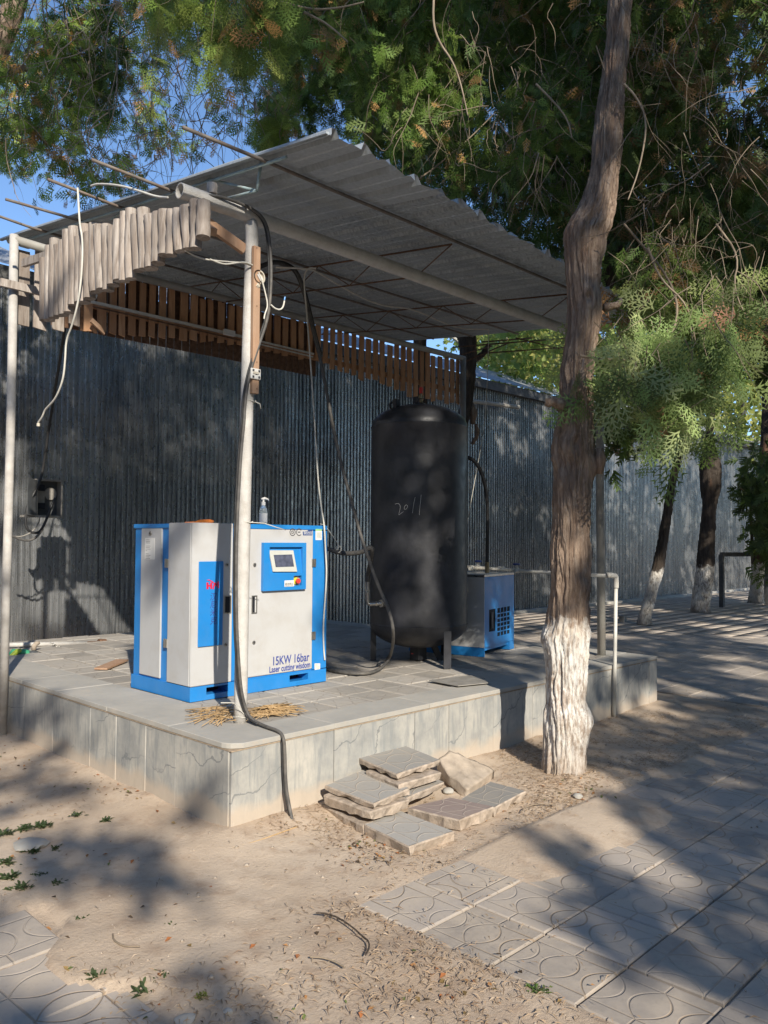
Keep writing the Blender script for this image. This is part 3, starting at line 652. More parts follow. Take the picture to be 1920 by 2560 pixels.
# shallow housing: back wall leans so that the screen looks up a little
yt_, yb2 = CY0-.0045, ry+.001
quad([(r0[0], yb2+.001, r1[2]), (r1[0], yb2+.001, r1[2]), (r1[0], yt_-.0, r0[2]), (r0[0], yt_, r0[2])], 'screen_housing', M['blue_paint'], cpo)
def tilt(x, y, off=0):
    q = A(x, y); t = (q[2]-r1[2])/(r0[2]-r1[2]); return np.array([q[0], yb2+.001+(yt_-yb2)*t-off, q[2]])
sf = MB().prism([tilt(1092, 402, .002), tilt(1272, 402, .002), tilt(1288, 560, .002), tilt(1110, 560, .002)], (0, -.012, 0)).build('screen_frame', M['screen_grey'], cpo, bevel=.002)
MB().prism([tilt(1122, 436, .0142), tilt(1258, 432, .0142), tilt(1266, 522, .0142), tilt(1130, 526, .0142)], (0, -.0008, 0)).build('screen', M['screen'], sf)
c0 = A(1297, 628); bx0 = np.array([c0[0], CY0-.004, c0[2]])
eb = MB().tube([bx0, bx0+np.array([0, -.008, 0])], .026, 24).build('button_ring', M['yellow_plastic'], cpo, 40)
MB().lathe((0, 0, 0), [(.006, 0), (.010, .012), (.019, .018), (.020, .026), (.017, .031)], 24).build('emergency_button', M['red_plastic'], cpo, 40)
ebm = bpy.context.scene.collection.objects[-1].data if False else bpy.data.objects['emergency_button'].data
for v in ebm.vertices: x, y, z = v.co; v.co = (bx0[0]+x, bx0[1]-.008-z, bx0[2]+y)
q0 = A(1199, 625); q1 = A(1268, 668)
stk = MB().box((q0[0], ry-.001, q1[2]), (q1[0], ry, q0[2])).build('sticker', M['paper'], cpo)
text_mesh('lettering', '紧急停止', .02, (q0[0]+.004, ry-.0016, q1[2]+.012), (1, 0, 0), (0, 0, 1), M['ink_dark'], stk, width=(q1[0]-q0[0])*.85)
text_mesh('lettering', 'EMERGENCY STOP', .006, (q0[0]+.004, ry-.0016, q1[2]+.003), (1, 0, 0), (0, 0, 1), M['ink_dark'], stk, width=(q1[0]-q0[0])*.85)
# round emblems, blue label and stickers top right
for cx_, sy_ in ((1277, 268), (1325, 268)):
    c0 = A(cx_, sy_); mb = MB(); n = 28; R1, R2 = .028, .022; P = []
    lim = n if cx_ == 1277 else int(n*.82)
    for k in range(lim):
        a0 = 2*math.pi*(k)/n+.6; a1 = 2*math.pi*(k+1)/n+.6
        mb.prism([(c0[0]+R1*math.cos(a0), CY0-.0022, c0[2]+R1*math.sin(a0)), (c0[0]+R1*math.cos(a1), CY0-.0022, c0[2]+R1*math.sin(a1)), (c0[0]+R2*math.cos(a1), CY0-.0022, c0[2]+R2*math.sin(a1)), (c0[0]+R2*math.cos(a0), CY0-.0022, c0[2]+R2*math.sin(a0))], (0, -.0006, 0))
    if cx_ == 1277:
        for k in range(5): a0 = 2*math.pi*k/5; mb.tube([(c0[0]+.010*math.cos(a0), CY0-.0022, c0[2]+.010*math.sin(a0)), (c0[0]+.010*math.cos(a0), CY0-.0028, c0[2]+.010*math.sin(a0))], .005, 8)
    else: mb.box((c0[0]-.012, CY0-.0028, c0[2]-.003), (c0[0]+.012, CY0-.0022, c0[2]+.004))
    mb.build('emblem', M['ink_dark'], comp)
fp2 = lambda pts, nm, mat, par, y: MB().prism([(lambda q: (q[0], y, q[2]))(A(*p, y)) for p in pts], (0, -.0006, 0)).build(nm, mat, par)
lb = fp2([(1353, 264), (1392, 258), (1392, 248), (1424, 248), (1424, 292), (1356, 292)], 'sticker', M['ink_navy'], comp, CY0-.0022)
q = A(1358, 283); text_mesh('lettering', '保压空压', .026, (q[0], CY0-.0032, q[2]), (1, 0, 0), (0, 0, 1), M['paper'], lb, width=A(1420, 283)[0]-q[0])
s2 = fp2([(1448, 244), (1495, 244), (1495, 326), (1448, 326)], 'sticker', M['paper'], comp, CY0-.0005)
fp2([(1448, 244), (1495, 244), (1495, 257), (1448, 257)], 'sticker_band', M['green_ink'], s2, CY0-.0012)
fp2([(1456, 268), (1487, 268), (1487, 310), (1456, 310)], 'sticker_print', M['screen_grey'], s2, CY0-.0012)
s3 = fp2([(1441, 1240), (1482, 1240), (1482, 1282), (1441, 1288)], 'sticker', M['paper'], comp, CY0-.0005)
mb = MB()
for p4 in (((1445, 1246), (1462, 1246), (1462, 1256), (1445, 1256)), ((1445, 1262), (1478, 1262), (1478, 1268), (1445, 1268)), ((1460, 1272), (1472, 1272), (1472, 1280), (1460, 1280))):
    mb.prism([(lambda q: (q[0], CY0-.0011, q[2]))(A(*p, CY0)) for p in p4], (0, -.0005, 0))
mb.build('sticker_print', M['cream_plastic'], s3)
# ------------------------------------------------------------------ pressure tank
tc = W(1046, 1652, z=H); TX, TY = float(tc[0])+.03, float(tc[1])+.03; TD = float((np.array([TX, TY, H])-CAM)@F2); TR = 121.5/f_*TD
tz = lambda py: float(W(1046, py, d=TD)[2])
tank = thing('air_tank', 'tall black pressure tank on legs marked 2011 beside the compressor', 'tank', (TX, TY, H))
z0, z1, zt, zb = tz(1558), tz(1068), tz(1010), tz(1618)
prof = []
for k in range(13): a = math.pi/2*k/12; prof.append((max(.02, TR*math.sin(a)), z0-(z0-zb)*math.cos(a)-.0))
prof += [(TR+.004, z0+.001), (TR+.004, z0+.006), (TR, z0+.010)]+[(TR, z0+.01+(z1-z0-.02)*k/6) for k in range(1, 7)]+[(TR+.004, z1-.004), (TR+.004, z1+.001), (TR-.001, z1+.004)]
for k in range(1, 13): a = math.pi/2*k/12; prof.append((max(.02, TR*math.cos(a)), z1+.004+(zt-z1)*math.sin(a)))
sh = MB().lathe((TX, TY, 0), prof, 64).build('shell', M['tank_black'], tank, 35)
for px, yy in ((925, 1.0), (1122, -.3)): pass
def leg(bx, by, ang):
    dx, dy = math.cos(ang), math.sin(ang); nx_, ny_ = -dy, dx; w = .035
    V = []; 
    for z in (H, z0-.02): V += [(bx+nx_*w, by+ny_*w, z), (bx-nx_*w, by-ny_*w, z), (bx-nx_*w+dx*.006, by-ny_*w+dy*.006, z), (bx+nx_*w+dx*.006, by+ny_*w+dy*.006, z)]
    mb = MB().add(V, [(0, 1, 5, 4), (1, 2, 6, 5), (2, 3, 7, 6), (3, 0, 4, 7), (0, 3, 2, 1), (4, 5, 6, 7)])
    a = -.045; mb.add([(bx+nx_*w, by+ny_*w, H), (bx+nx_*w+dx*a, by+ny_*w+dy*a, H), (bx+nx_*w+dx*a, by+ny_*w+dy*a, z0-.03), (bx+nx_*w, by+ny_*w, z0-.03)], [(0, 1, 2, 3)])
    return mb.build('leg', M['tank_black'], tank)
vang = math.atan2(CAM[1]-TY, CAM[0]-TX)
leg(TX+TR*.97*math.cos(vang-1.5), TY+TR*.97*math.sin(vang-1.5), vang-1.5)
p = W(1118, 1672, z=H); leg(float(p[0]), float(p[1]), math.atan2(p[1]-TY, p[0]-TX))
a0 = W(1100, 1600, d=TD-.1); a1 = W(1118, 1674, z=H); MB().prism([W(1078, 1612, d=TD), W(1092, 1612, d=TD), W(1122, 1672, d=TD), W(1108, 1672, d=TD)], (.01, .03, 0)).build('leg', M['tank_black'], tank)
a2 = vang+2.4; leg(TX+TR*.9*math.cos(a2), TY+TR*.9*math.sin(a2), a2)
MB().box((TX-.06, TY-.06, zb-.11), (TX+.05, TY+.05, zb+.03)).build('drain_block', M['tank_black'], tank, bevel=.004)
p = W(1040, 1637, d=TD-.02); MB().lathe(p, [(.014, -.03), (.014, .0), (.018, .002), (.018, .02)], 12).build('drain_valve', M['brass'], tank, 40)
MB().bar(W(1028, 1634, d=TD-.03), W(1040, 1634, d=TD-.03), .012, .006).build('valve_lever', M['red_plastic'], tank)
# top fittings
MB().lathe((TX, TY, zt-.01), [(.05, 0), (.05, .03), (.03, .035)], 20).build('top_flange', M['tank_black'], tank, 40)
MB().lathe((TX+.01, TY-.01, zt+.02), [(.012, 0), (.012, .04), (.022, .045), (.022, .07), (.008, .075), (.008, .12)], 14).build('safety_valve', M['brass'], tank, 40)
MB().lathe((TX+.01, TY-.01, zt+.11), [(.016, 0), (.018, .05), (.006, .06)], 12).build('valve_cap', M['red_plastic'], tank, 40)
g = W(995, 1008, d=TD-.1); MB().box(g+np.array([-.05, -.02, -.05]), g+np.array([.0, .02, .03])).build('lifting_lug', M['tank_black'], tank)
P = [W(*q, d=TD+.05) for q in ((977, 1022), (974, 1010), (982, 1004), (992, 1012))]; MB().tube(chaikin(P, 2), .011, 8).build('lifting_lug', M['tank_black'], tank, True)
# inlet with elbow on the left
def onsh(px, py, off=0):     # point on the shell front under a pixel
    r = F2+RX*(px-960)/f_+UY*(1280-py)/f_; a = r[0]**2+r[1]**2; b = 2*((CAM[0]-TX)*r[0]+(CAM[1]-TY)*r[1]); c = (CAM[0]-TX)**2+(CAM[1]-TY)**2-(TR+off)**2
    D = b*b-4*a*c; t = (-b-math.sqrt(max(D, 0)))/(2*a); return CAM+r*t
fl = onsh(960, 1508)
MB().tube([fl, fl+(fl-np.array([TX, TY, fl[2]]))*.09], .036, 6).build('inlet_flange', M['chrome'], tank, 40)
e1 = W(921, 1511, d=TD-.30); nn = (fl-np.array([TX, TY, fl[2]]))*.06+fl
MB().tube(chaikin([nn, nn*.5+e1*.5, e1, W(919, 1500, d=TD-.30), W(919, 1480, d=TD-.30)], 2), .018, 14).build('elbow_fitting', M['chrome'], tank, True)
for px, py in ((944, 1511),): q = nn*.55+e1*.45; MB().tube([q, q+(nn-e1)*.12], .024, 6).build('union_nut', M['chrome'], tank, 40)
q = W(919, 1478, d=TD-.30); MB().tube([q, q+np.array([0, 0, .05])], .023, 6).build('union_nut', M['chrome'], tank, 40)
# chalk mark 2011, following the curve of the shell
def stroke(pts, r=.0016): return [onsh(880+x/2.989, 980+y/2.989, .001) for x, y in pts]
mb = MB()
for st in ([(322, 838), (340, 832), (356, 838), (362, 858), (356, 888), (347, 922), (365, 908), (384, 894)], [(405, 842), (394, 852), (388, 872), (398, 880), (412, 868), (416, 850), (406, 842)], [(472, 786), (460, 840), (452, 905)], [(517, 768), (512, 820), (506, 870), (503, 920)]):
    mb.tube(chaikin(stroke(st), 2), .0013, 5)
mb.build('chalk_mark', M['paper'], tank)

# ------------------------------------------------------------------ small dryer behind the tank
DX, DY = 3.565, 1.075; dl = 0.74; dw = .80
dp = W(1210, 1437, y=DY); DH = float(dp[2])
ddx = Vector((4.315-3.565, 1.248-1.064, 0)).normalized(); ddy = Vector((-ddx.y, ddx.x, 0))
def dpt(a, b, z): v = Vector((DX, DY, 0))+ddx*a+ddy*b; return (v.x, v.y, z)
def dbox(a0, a1, b0, b1, z0, z1, nm, mat, par, **k):
    v = [dpt(a0, b0, z0), dpt(a1, b0, z0), dpt(a1, b1, z0), dpt(a0, b1, z0)]; return MB().prism(v, (0, 0, z1-z0)).build(nm, mat, par, **k)
dry = thing('air_dryer', 'low blue and silver box machine with a grille behind the black tank', 'dryer', dpt(dl/2, dw/2, H))
dbox(0, dl, .0, dw, DH-.022, DH, 'top_cover', M['chrome'], dry)
# blue side with a grille cut-out built from bars
zl, zh = H+.085, DH-.024
gx0, gx1, gz0, gz1 = .31, .63, H+.16, H+.42; nc_, nr_ = 4, 6
mb = MB()
def db(a0, a1, z0, z1, y0=0., y1=.006):
    mb.prism([dpt(a0, y0, z0), dpt(a1, y0, z0), dpt(a1, y1, z0), dpt(a0, y1, z0)], (0, 0, z1-z0))
hx0, hx1, hz0, hz1 = .11, .27, H+.22, H+.43
db(0, hx0, zl, zh); db(gx1, dl, zl, zh); db(hx0, gx1, gz1+.01, zh); db(hx0, gx1, zl, gz0); db(hx1, gx0, gz0, gz1+.01); db(hx0, hx1, gz0, hz0)
mb.build('side_panel', M['blue_paint'], dry)
mb = MB(); bw = .012
for k in range(1, nc_): a = gx0+(gx1-gx0)*k/nc_; db(a-bw/2, a+bw/2, gz0, gz1+.01, .0005, .0055)
for k in range(1, nr_): z = gz0+(gz1-gz0)*k/nr_; db(gx0, gx1, z-bw/2, z+bw/2, .001, .005)
mb.build('grille', M['blue_paint'], dry)
dbox(.006, dl-.006, .012, dw-.006, zl, zh, 'inner_casing', M['dark_void'], dry)
dbox(-.004, .0, -.001, dw, zl, zh, 'front_panel', M['white_paint'], dry); bpy.data.objects['front_panel'].data.materials[0] = M['paper'] if 0 else M['white_paint']
dbox(-.007, -.003, .36, .50, DH-.29, DH-.06, 'gauge_panel', M['ink_dark'], dry)
dbox(0, .012, .0, dw, H, zl-.003, 'base_frame', M['blue_paint'], dry); dbox(dl-.12, dl, .0, dw, H, zl-.003, 'base_frame', M['blue_paint'], dry); dbox(.012, dl-.12, .02, dw, H+.05, zl-.003, 'base_frame', M['blue_paint'], dry)
dbox(.16, .20, -.006, 0, H+.25, H+.40, 'latch', M['ink_dark'], dry)
# ------------------------------------------------------------------ plastic air line with valves
pvy = 1.62; pv = thing('plastic_pipe', 'white plastic air pipe with blue valves running from the dryer past the trunk', 'pipe', (3.95, -.04, 0))
A1 = W(1168, 1417, y=pvy); A2 = W(1300, 1427, y=pvy-.25)
end = W(1535, 1802, z=0); ex, ey = float(end[0]), float(end[1])
top = W(1540, 1441, x=None, y=ey); A3 = W(1525, 1438, y=ey)
MB().tube([A1, A2, W(1380, 1432, y=1.0), top], .0165, 14).build('pipe', M['pvc'], pv, True)
MB().tube(chaikin([W(1519, 1438, y=ey+.02), W(1536, 1439, y=ey), W(1540, 1442, y=ey), W(1540, 1470, y=ey)], 2), .024, 14).build('elbow', M['pvc'], pv, True)
MB().tube([W(1540, 1450, y=ey), (ex, ey, -.02)], .0165, 14).build('pipe', M['pvc'], pv, True)
for px, py in ((1195, 1420), (1291, 1427)):
    c = W(px, py, y=pvy-.0 if px < 1200 else pvy-.23); vb = MB().tube([c+np.array([-.045, .0, .0]), c+np.array([.045, .0, 0])], .024, 12); vb.lathe(c, [(.018, 0), (.02, .04), (.014, .045), (.014, .06)], 12)
    o = vb.build('valve', M['pvc'], pv, 40); MB().lathe(c+np.array([0, 0, .06]), [(.034, 0), (.038, .008), (.034, .018), (.01, .02)], 12).build('valve_handle', M['valve_blue'], o, 40)
for px in (1175, 1245, 1255):
    c = W(px, 1421, y=pvy-.1); MB().tube([c, c+np.array([.03, 0, 0])], .021, 12).build('coupling', M['pvc'], pv, 40)
c = W(1246, 1437, y=pvy-.15); MB().tube([c, c-np.array([0, 0, .05])], .02, 12).build('coupling', M['pvc'], pv, 40)

# ------------------------------------------------------------------ hoses and cables
def cable(nm, label, cat, pts, r, mat, n=8, it=3, group=None):
    P = chaikin(pts, it); o = MB().tube(P, r, n).build(nm, M[mat], None, True); return tag(o, label, cat, group)
h1 = [W(693, 1350, y=1.75), W(740, 1362, y=1.7), W(800, 1365, d=6.85), W(855, 1385, d=6.72), W(905, 1382, d=6.62), W(926, 1366, d=6.6), W(932, 1376, d=6.6), W(922, 1425, d=TD-.30), W(919, 1450, d=TD-.30), W(919, 1472, d=TD-.30)]
cable('air_hose', 'grey rubber hose from the compressor side to the chrome elbow on the tank', 'hose', h1[1:], .0195, 'grey_rubber', 12, 2)
q = h1[-1]; fo = MB().tube([q+np.array([0, 0, -.01]), q+np.array([0, 0, .06])], .0225, 12).build('ferrule', M['chrome'], None, 40); ident(fo, tank)
h2 = [W(*p, d=d) for p, d in (((690, 655), 7.0), ((715, 668), 7.0), ((738, 672), 6.9), ((752, 700), 6.8), ((765, 750), 6.7), ((800, 890), 6.6), ((822, 1010), 6.5), ((845, 1130), 6.4), ((880, 1260), 6.35), ((905, 1350), 6.3), ((945, 1465), 6.3), ((975, 1530), 6.28), ((986, 1590), 6.25))]
h2 += [W(975, 1650, z=H+.03), W(935, 1685, z=H+.015), W(860, 1683, z=H+.015), W(812, 1672, z=H+.015), W(795, 1664, y=1.95)]
cable('rubber_hose', 'long grey hose looping down from the roof in front of the black tank', 'hose', h2, .0135, 'grey_rubber', 10, 3)
cable('rubber_hose', 'black cable bundle hanging from the roof behind the near white post', 'cable', [W(*p, d=6.9) for p in ((645, 668), (690, 652), (733, 668), (752, 702), (768, 755), (785, 830), (798, 880))], .021, 'black_rubber', 10, 3)
cable('rubber_hose', 'black hose curving down from the tank side to the dryer top', 'hose', [W(*p, d=7.45) for p in ((1168, 1143), (1185, 1150), (1205, 1180), (1217, 1230), (1220, 1300), (1218, 1360), (1218, 1405))], .0175, 'black_rubber', 12, 3)
q = W(1218, 1405, d=7.45); fo = MB().tube([q+np.array([0, 0, -.1]), q+np.array([0, 0, -.0])], .021, 8).build('hose_fitting', M['brass'], None, 40); ident(fo, dry)
py_ = .352
def pole(px, py, off=0): return W(px, py, y=py_+off)
k1 = [W(505, 487, y=.41), W(560, 492, y=.37), W(640, 525, y=.36), pole(668, 560), pole(676, 620), pole(679, 700), pole(672, 790), pole(648, 860), pole(622, 940), pole(612, 1010), pole(610, 1060), pole(604, 1110), pole(598, 1200), pole(592, 1320), pole(590, 1420), pole(591, 1560), pole(597, 1660), pole(602, 1720), pole(610, 1760), W(624, 1796, z=H+.03), W(660, 1815, z=H+.016), W(695, 1826, z=H+.016), W(708, 1840, y=-.03), W(712, 1870, y=-.038), W(714, 1960, y=-.04), W(722, 2010, y=-.06), W(733, 2062, z=.01)]
cable('power_cable', 'thick dark cable running down the near white post and over the platform edge', 'cable', k1, .0095, 'grey_rubber', 10, 2)
k2 = [p+np.array([-.012, .008, 0]) for p in k1]; k2[-6:] = [W(612, 1790, z=H+.012), W(655, 1812, z=H+.011), W(690, 1824, z=H+.012), W(705, 1842, y=-.02), W(707, 1960, y=-.02), W(728, 2058, z=.01)]
cable('power_cable', 'thin black cable behind the thick one on the near white post', 'cable', k2, .0055, 'black_rubber', 8, 2)
cable('power_cable', 'white cable sagging along under the tin roof', 'cable', [W(a, b, pl=(0, -RB, 1, RA-.09)) for a, b in ((690, 668), (772, 672), (790, 678), (850, 715), (905, 745), (960, 766), (1020, 770), (1060, 785), (1110, 808), (1150, 822), (1222, 824))], .0075, 'white_cable')
cable('power_cable', 'white cable hanging from the roof down the right side of the compressor', 'cable', [W(a, b, d=d) for a, b, d in ((790, 672, 6.6), (772, 668, 6.6), (758, 690, 6.6), (766, 770, 6.6), (776, 900, 6.6), (788, 1080, 6.5), (795, 1200, 6.4), (803, 1270, 6.3), (811, 1312, 6.2), (814, 1380, 6.2), (817, 1430, 6.2), (813, 1500, 6.2), (808, 1560, 6.2), (809, 1620, 6.2), (812, 1650, 6.2))], .0065, 'white_cable')
cable('string', 'white string knotted round the grey hose next to the compressor', 'string', [W(a, b, d=6.35) for a, b in ((800, 1310), (812, 1312), (830, 1338), (843, 1356), (850, 1370), (838, 1366), (842, 1378), (850, 1362), (854, 1376), (846, 1382))], .004, 'white_cable', 6)
cable('power_cable', 'white cable dangling freely in front of the shed on the left', 'cable', [W(a, b, x=-.16) for a, b in ((194, 470), (196, 500), (199, 560), (207, 600), (205, 680), (196, 755), (180, 815), (165, 850), (163, 900), (158, 950), (140, 995), (122, 1015), (112, 1025), (106, 1042), (96, 1056))], .0068, 'white_cable')
q = W(96, 1058, x=-.16); fo = MB().tube([q, q+np.array([0, 0, -.022])], .012, 10).build('cable_end', M['cream_plastic'], bpy.data.objects['power_cable.004'] if 'power_cable.004' in bpy.data.objects else None, 40)
cable('power_cable', 'loose white cable lying over the roof edge above the log fringe', 'cable', [W(a, b, x=.0) for a, b in ((228, 465), (245, 459), (300, 463), (350, 478), (390, 492), (420, 494))], .0075, 'white_cable')
cable('wire', 'thin wire hanging from the roof to the right of the black tank', 'wire', [W(a, b, d=8.6) for a, b in ((1222, 826), (1220, 900), (1217, 980), (1212, 1060), (1200, 1130), (1180, 1240), (1168, 1310))], .0035, 'white_cable', 5)
cable('wire', 'thin pale wire twisted from the logs to the near white post', 'wire', [W(a, b, y=.37) for a, b in ((455, 620), (480, 637), (510, 648), (540, 652), (580, 655), (612, 657), (636, 668))], .0048, 'white_cable', 6)
cable('wire', 'second pale wire slung below the twisted one to the near post', 'wire', [W(a, b, y=.36) for a, b in ((525, 648), (560, 662), (590, 657), (614, 655), (634, 664))], .0048, 'white_cable', 6)
cable('wire', 'white leads hanging out of the round junction box', 'wire', [W(a, b, y=.33) for a, b in ((646, 680), (655, 700), (664, 735), (670, 765), (662, 785), (660, 797))], .0048, 'white_cable', 6)
cable('wire', 'blue tipped lead end curling beside the near post', 'wire', [W(a, b, y=.33) for a, b in ((677, 762), (688, 772), (700, 775), (708, 768), (711, 752))], .0055, 'white_cable', 6)
q = W(711, 750, y=.33); MB().tube([q, q+np.array([0.005, 0, .02])], .005, 6).build('lead_tip', M['blue_paint'], bpy.data.objects['wire.004'])
for (z, nm) in ((1003, 'white cable tie round the near post below the batten'), (1305, 'white string tied round the near post at compressor height'), (1790, 'pale string tied round the foot of the near post')):
    c = W(622 if z < 1100 else (614 if z < 1500 else 602), z, y=.411); n_ = 18
    P = [(c[0]+.043*math.cos(2*math.pi*k/n_-1.2), c[1]+.043*math.sin(2*math.pi*k/n_-1.2), c[2]+.004*math.sin(k)) for k in range(n_+1)]
    tail = [W(x_, y_, y=.33) for x_, y_ in {1003: ((640, 1005), (650, 1010), (652, 1022)), 1305: ((660, 1308), (690, 1318), (714, 1325)), 1790: ((570, 1758), (560, 1757), (552, 1757))}[z]]
    o = MB().tube(P+(tail if z != 1790 else [W(585, 1757, y=.35), W(552, 1757, y=.33)]), .0028, 5).build('string', M['white_cable'], None, True); tag(o, nm, 'string')
# round junction box and open socket on the batten
jb = thing('junction_box', 'round white junction box with wires on the near white post', 'junction box', W(649, 692, y=.34))
c = W(649, 692, y=.345); mb = MB(); n_ = 24
mb.tube([c, c+np.array([0, .028, 0])], .042, n_, cap=False); mb.tube([c, c+np.array([0, .028, 0])], .034, n_, cap=False)
for k in range(n_): k2 = (k+1) % n_; mb.f.append((k, k2, 2*n_+k2, 2*n_+k)); mb.f.append((n_+k, n_+k2, 3*n_+k2, 3*n_+k))
mb.build('ring', M['cream_plastic'], jb); MB().tube([c+np.array([0, .014, 0]), c+np.array([0, .027, 0])], .0345, n_).build('back_plate', M['cream_plastic'], jb)
MB().tube([c+np.array([-.015, -.004, .012]), c+np.array([.01, -.006, -.02])], .012, 8).build('terminal_block', M['paper'], jb)
MB().tube([c+np.array([-.02, .002, -.05]), c+np.array([-.005, .006, -.06])], .014, 8).build('cable_gland', M['cream_plastic'], jb)
sk = thing('socket', 'open white socket plate with bare contacts on the wooden batten', 'socket', W(640, 935, y=.34))
a = W(628, 919, y=.335); b = W(652, 950, y=.335); MB().box((a[0], .333, b[2]), (b[0], .346, a[2])).build('plate', M['paper'], sk, bevel=.003)
mb = MB()
for i in range(3):
    for j in range(3):
        if (i+j) % 2 == 0: x_ = a[0]+(b[0]-a[0])*(.2+.3*i); z_ = b[2]+(a[2]-b[2])*(.2+.3*j); mb.box((x_-.006, .330, z_-.006), (x_+.006, .3325, z_+.006))
mb.build('contact', M['ink_dark'], sk)
MB().box((a[0]+.012, .328, b[2]+.03), (b[0]-.018, .3328, a[2]-.02)).build('cam_lever', M['cream_plastic'], sk)
# conduit along the slats
cd = thing('tube_lamp', 'long unlit white tube fitting fixed along the wooden slats', 'lamp', W(500, 820, y=2.93))
MB().bar(W(226, 754, y=2.9), W(606, 842, y=2.93), .028, .022).build('channel', M['white_cable'], cd); MB().bar(W(232, 766, y=2.9), W(600, 850, y=2.93), .01, .012).build('tube', M['rust'], cd)
MB().bar(W(560, 829, y=2.89), W(586, 835, y=2.89), .03, .05).build('end_cap', M['paper'], cd)
MB().bar(W(606, 843, y=2.93), W(784, 885, y=2.94), .02, .016).build('channel', M['white_cable'], cd); MB().bar(W(606, 850, y=2.93), W(782, 892, y=2.94), .01, .012).build('tube', M['white_cable'], cd)
mb=MB(); q=W(237,748,y=2.88); mb.tube([q, q+np.array([.02,0,.04])],.008,6); mb.build('end_pin', M['paper'], cd)
# fuse box on the shed wall
fb = thing('fuse_box', 'open grey fuse box hanging on the corrugated wall at the left', 'fuse box', W(110, 1240, y=5.6))
FY = 5.62
g = lambda x, y, yy=FY: W(x/4.0206, 1150+y/4.0206, y=yy)
a = g(385, 205); b = g(605, 560); x0, x1, zz0, zz1 = a[0], b[0], b[2], a[2]
MB().box((x0, FY+.10, zz0), (x1, FY+.12, zz1)).build('back_plate', M['box_grey'], fb)
mb = MB(); mb.box((x0-.008, FY, zz0), (x0, FY+.12, zz1)); mb.box((x1, FY, zz0), (x1+.02, FY+.12, zz1)); mb.box((x0-.008, FY, zz1), (x1+.02, FY+.12, zz1+.02)); mb.box((x0-.15, FY-.01, zz0-.025), (x1+.01, FY+.12, zz0)); mb.build('casing', M['scrap'], fb)
q0 = g(290, 195); MB().prism([(x0-.01, FY, zz1), (x0-.01, FY, zz0), (x0-.16, FY-.12, zz0), (x0-.16, FY-.12, zz1+.02)], (-.006, 0, 0)).build('lid', M['box_grey'], fb)
a = g(395, 300); b = g(475, 430); MB().box((a[0], FY+.07, b[2]), (b[0], FY+.1, a[2])).build('meter', M['scrap'], fb)
for y0_, y1_ in ((245, 310), (430, 490)):
    a = g(390, y0_); b = g(465, y1_); MB().box((a[0], FY+.04, b[2]), (b[0], FY+.1, a[2])).build('breaker', M['dark_void'], fb)
c = g(510, 340, FY+.07); MB().tube([c, c+np.array([0, .03, 0])], .07, 20).build('dial', M['scrap'], fb)
fbw = lambda x, y: g(x, y, FY-.05)
cable('power_cable', 'black cable looping from the logs down round the fuse box', 'cable', [W(172, 735, y=3.2), W(165, 800, y=3.6), W(150, 900, y=4.4), W(128, 1030, y=5.3)]+[fbw(x, y) for x, y in ((440, 60), (395, 240), (340, 340), (290, 420), (262, 520), (255, 640), (275, 700), (320, 730), (385, 735), (430, 680), (470, 590), (510, 480), (555, 380))], .0145, 'black_rubber', 8)
cable('power_cable', 'grey cable end hanging in a loop under the fuse box', 'cable', [fbw(x, y) for x, y in ((60, 740), (130, 765), (200, 800), (280, 812), (340, 795), (390, 750), (430, 690))], .0135, 'grey_rubber', 8)
cable('power_cable', 'pale flex hanging out of the bottom of the fuse box', 'cable', [fbw(x, y) for x, y in ((400, 560), (395, 620), (360, 680), (300, 740), (200, 775), (130, 765))], .008, 'scrap', 8)
# ------------------------------------------------------------------ small things on and round the platform
bp = W(658, 1303, y=1.42); bz0 = CZ1+.001; bx_0, by_0 = float(bp[0]), 1.42
bt = thing('pump_bottle', 'clear hand gel pump bottle standing on top of the compressor', 'bottle', (bx_0, by_0, bz0))
sc_ = .93
bo = MB().lathe((bx_0, by_0, bz0), [(.028*sc_, 0), (.033*sc_, .004), (.034*sc_, .10), (.030*sc_, .125), (.014*sc_, .148), (.012*sc_, .155)], 24).build('bottle_body', M['clear'], bt, 40)
MB().lathe((bx_0, by_0, bz0+.002), [(.030*sc_, 0), (.031*sc_, .075)], 24).build('gel', M['clear'], bt, 40)
MB().lathe((bx_0, by_0, bz0+.02), [(.0346*sc_, 0), (.0348*sc_, .07)], 24, cap=False).build('bottle_label', M['paper'], bt, True)
MB().lathe((bx_0, by_0, bz0+.150), [(.016, 0), (.016, .026), (.008, .028), (.006, .05)], 16).build('pump_collar', M['paper'], bt, 40)
MB().tube(chaikin([(bx_0-.018, by_0, bz0+.198), (bx_0+.01, by_0-.002, bz0+.204), (bx_0+.036, by_0-.006, bz0+.198), (bx_0+.044, by_0-.007, bz0+.188)], 1), [.008]*2+[.009]*3+[.006]*(len(chaikin([0, 0, 0, 0], 1))-5 if 0 else 1), 10).build('pump_head', M['paper'], bt, True) if 0 else MB().tube([(bx_0-.018, by_0, bz0+.198), (bx_0+.01, by_0-.002, bz0+.205), (bx_0+.036, by_0-.006, bz0+.199), (bx_0+.045, by_0-.007, bz0+.187)], [.008, .010, .007, .005], 10).build('pump_head', M['paper'], bt, True)
op = W(500, 1297, y=1.35); ox = float(op[0])
ot = thing('orange_tool', 'orange plastic handle lying on top of the compressor', 'tool', (ox, 1.35, CZ1))
MB().tube([(ox-.12, 1.35, CZ1+.006), (ox-.04, 1.35, CZ1+.009), (ox+.0, 1.35, CZ1+.016), (ox+.08, 1.35, CZ1+.018), (ox+.11, 1.35, CZ1+.016)], [.004, .006, .014, .016, .010], 12).build('handle', M['orange_plastic'], ot, True)
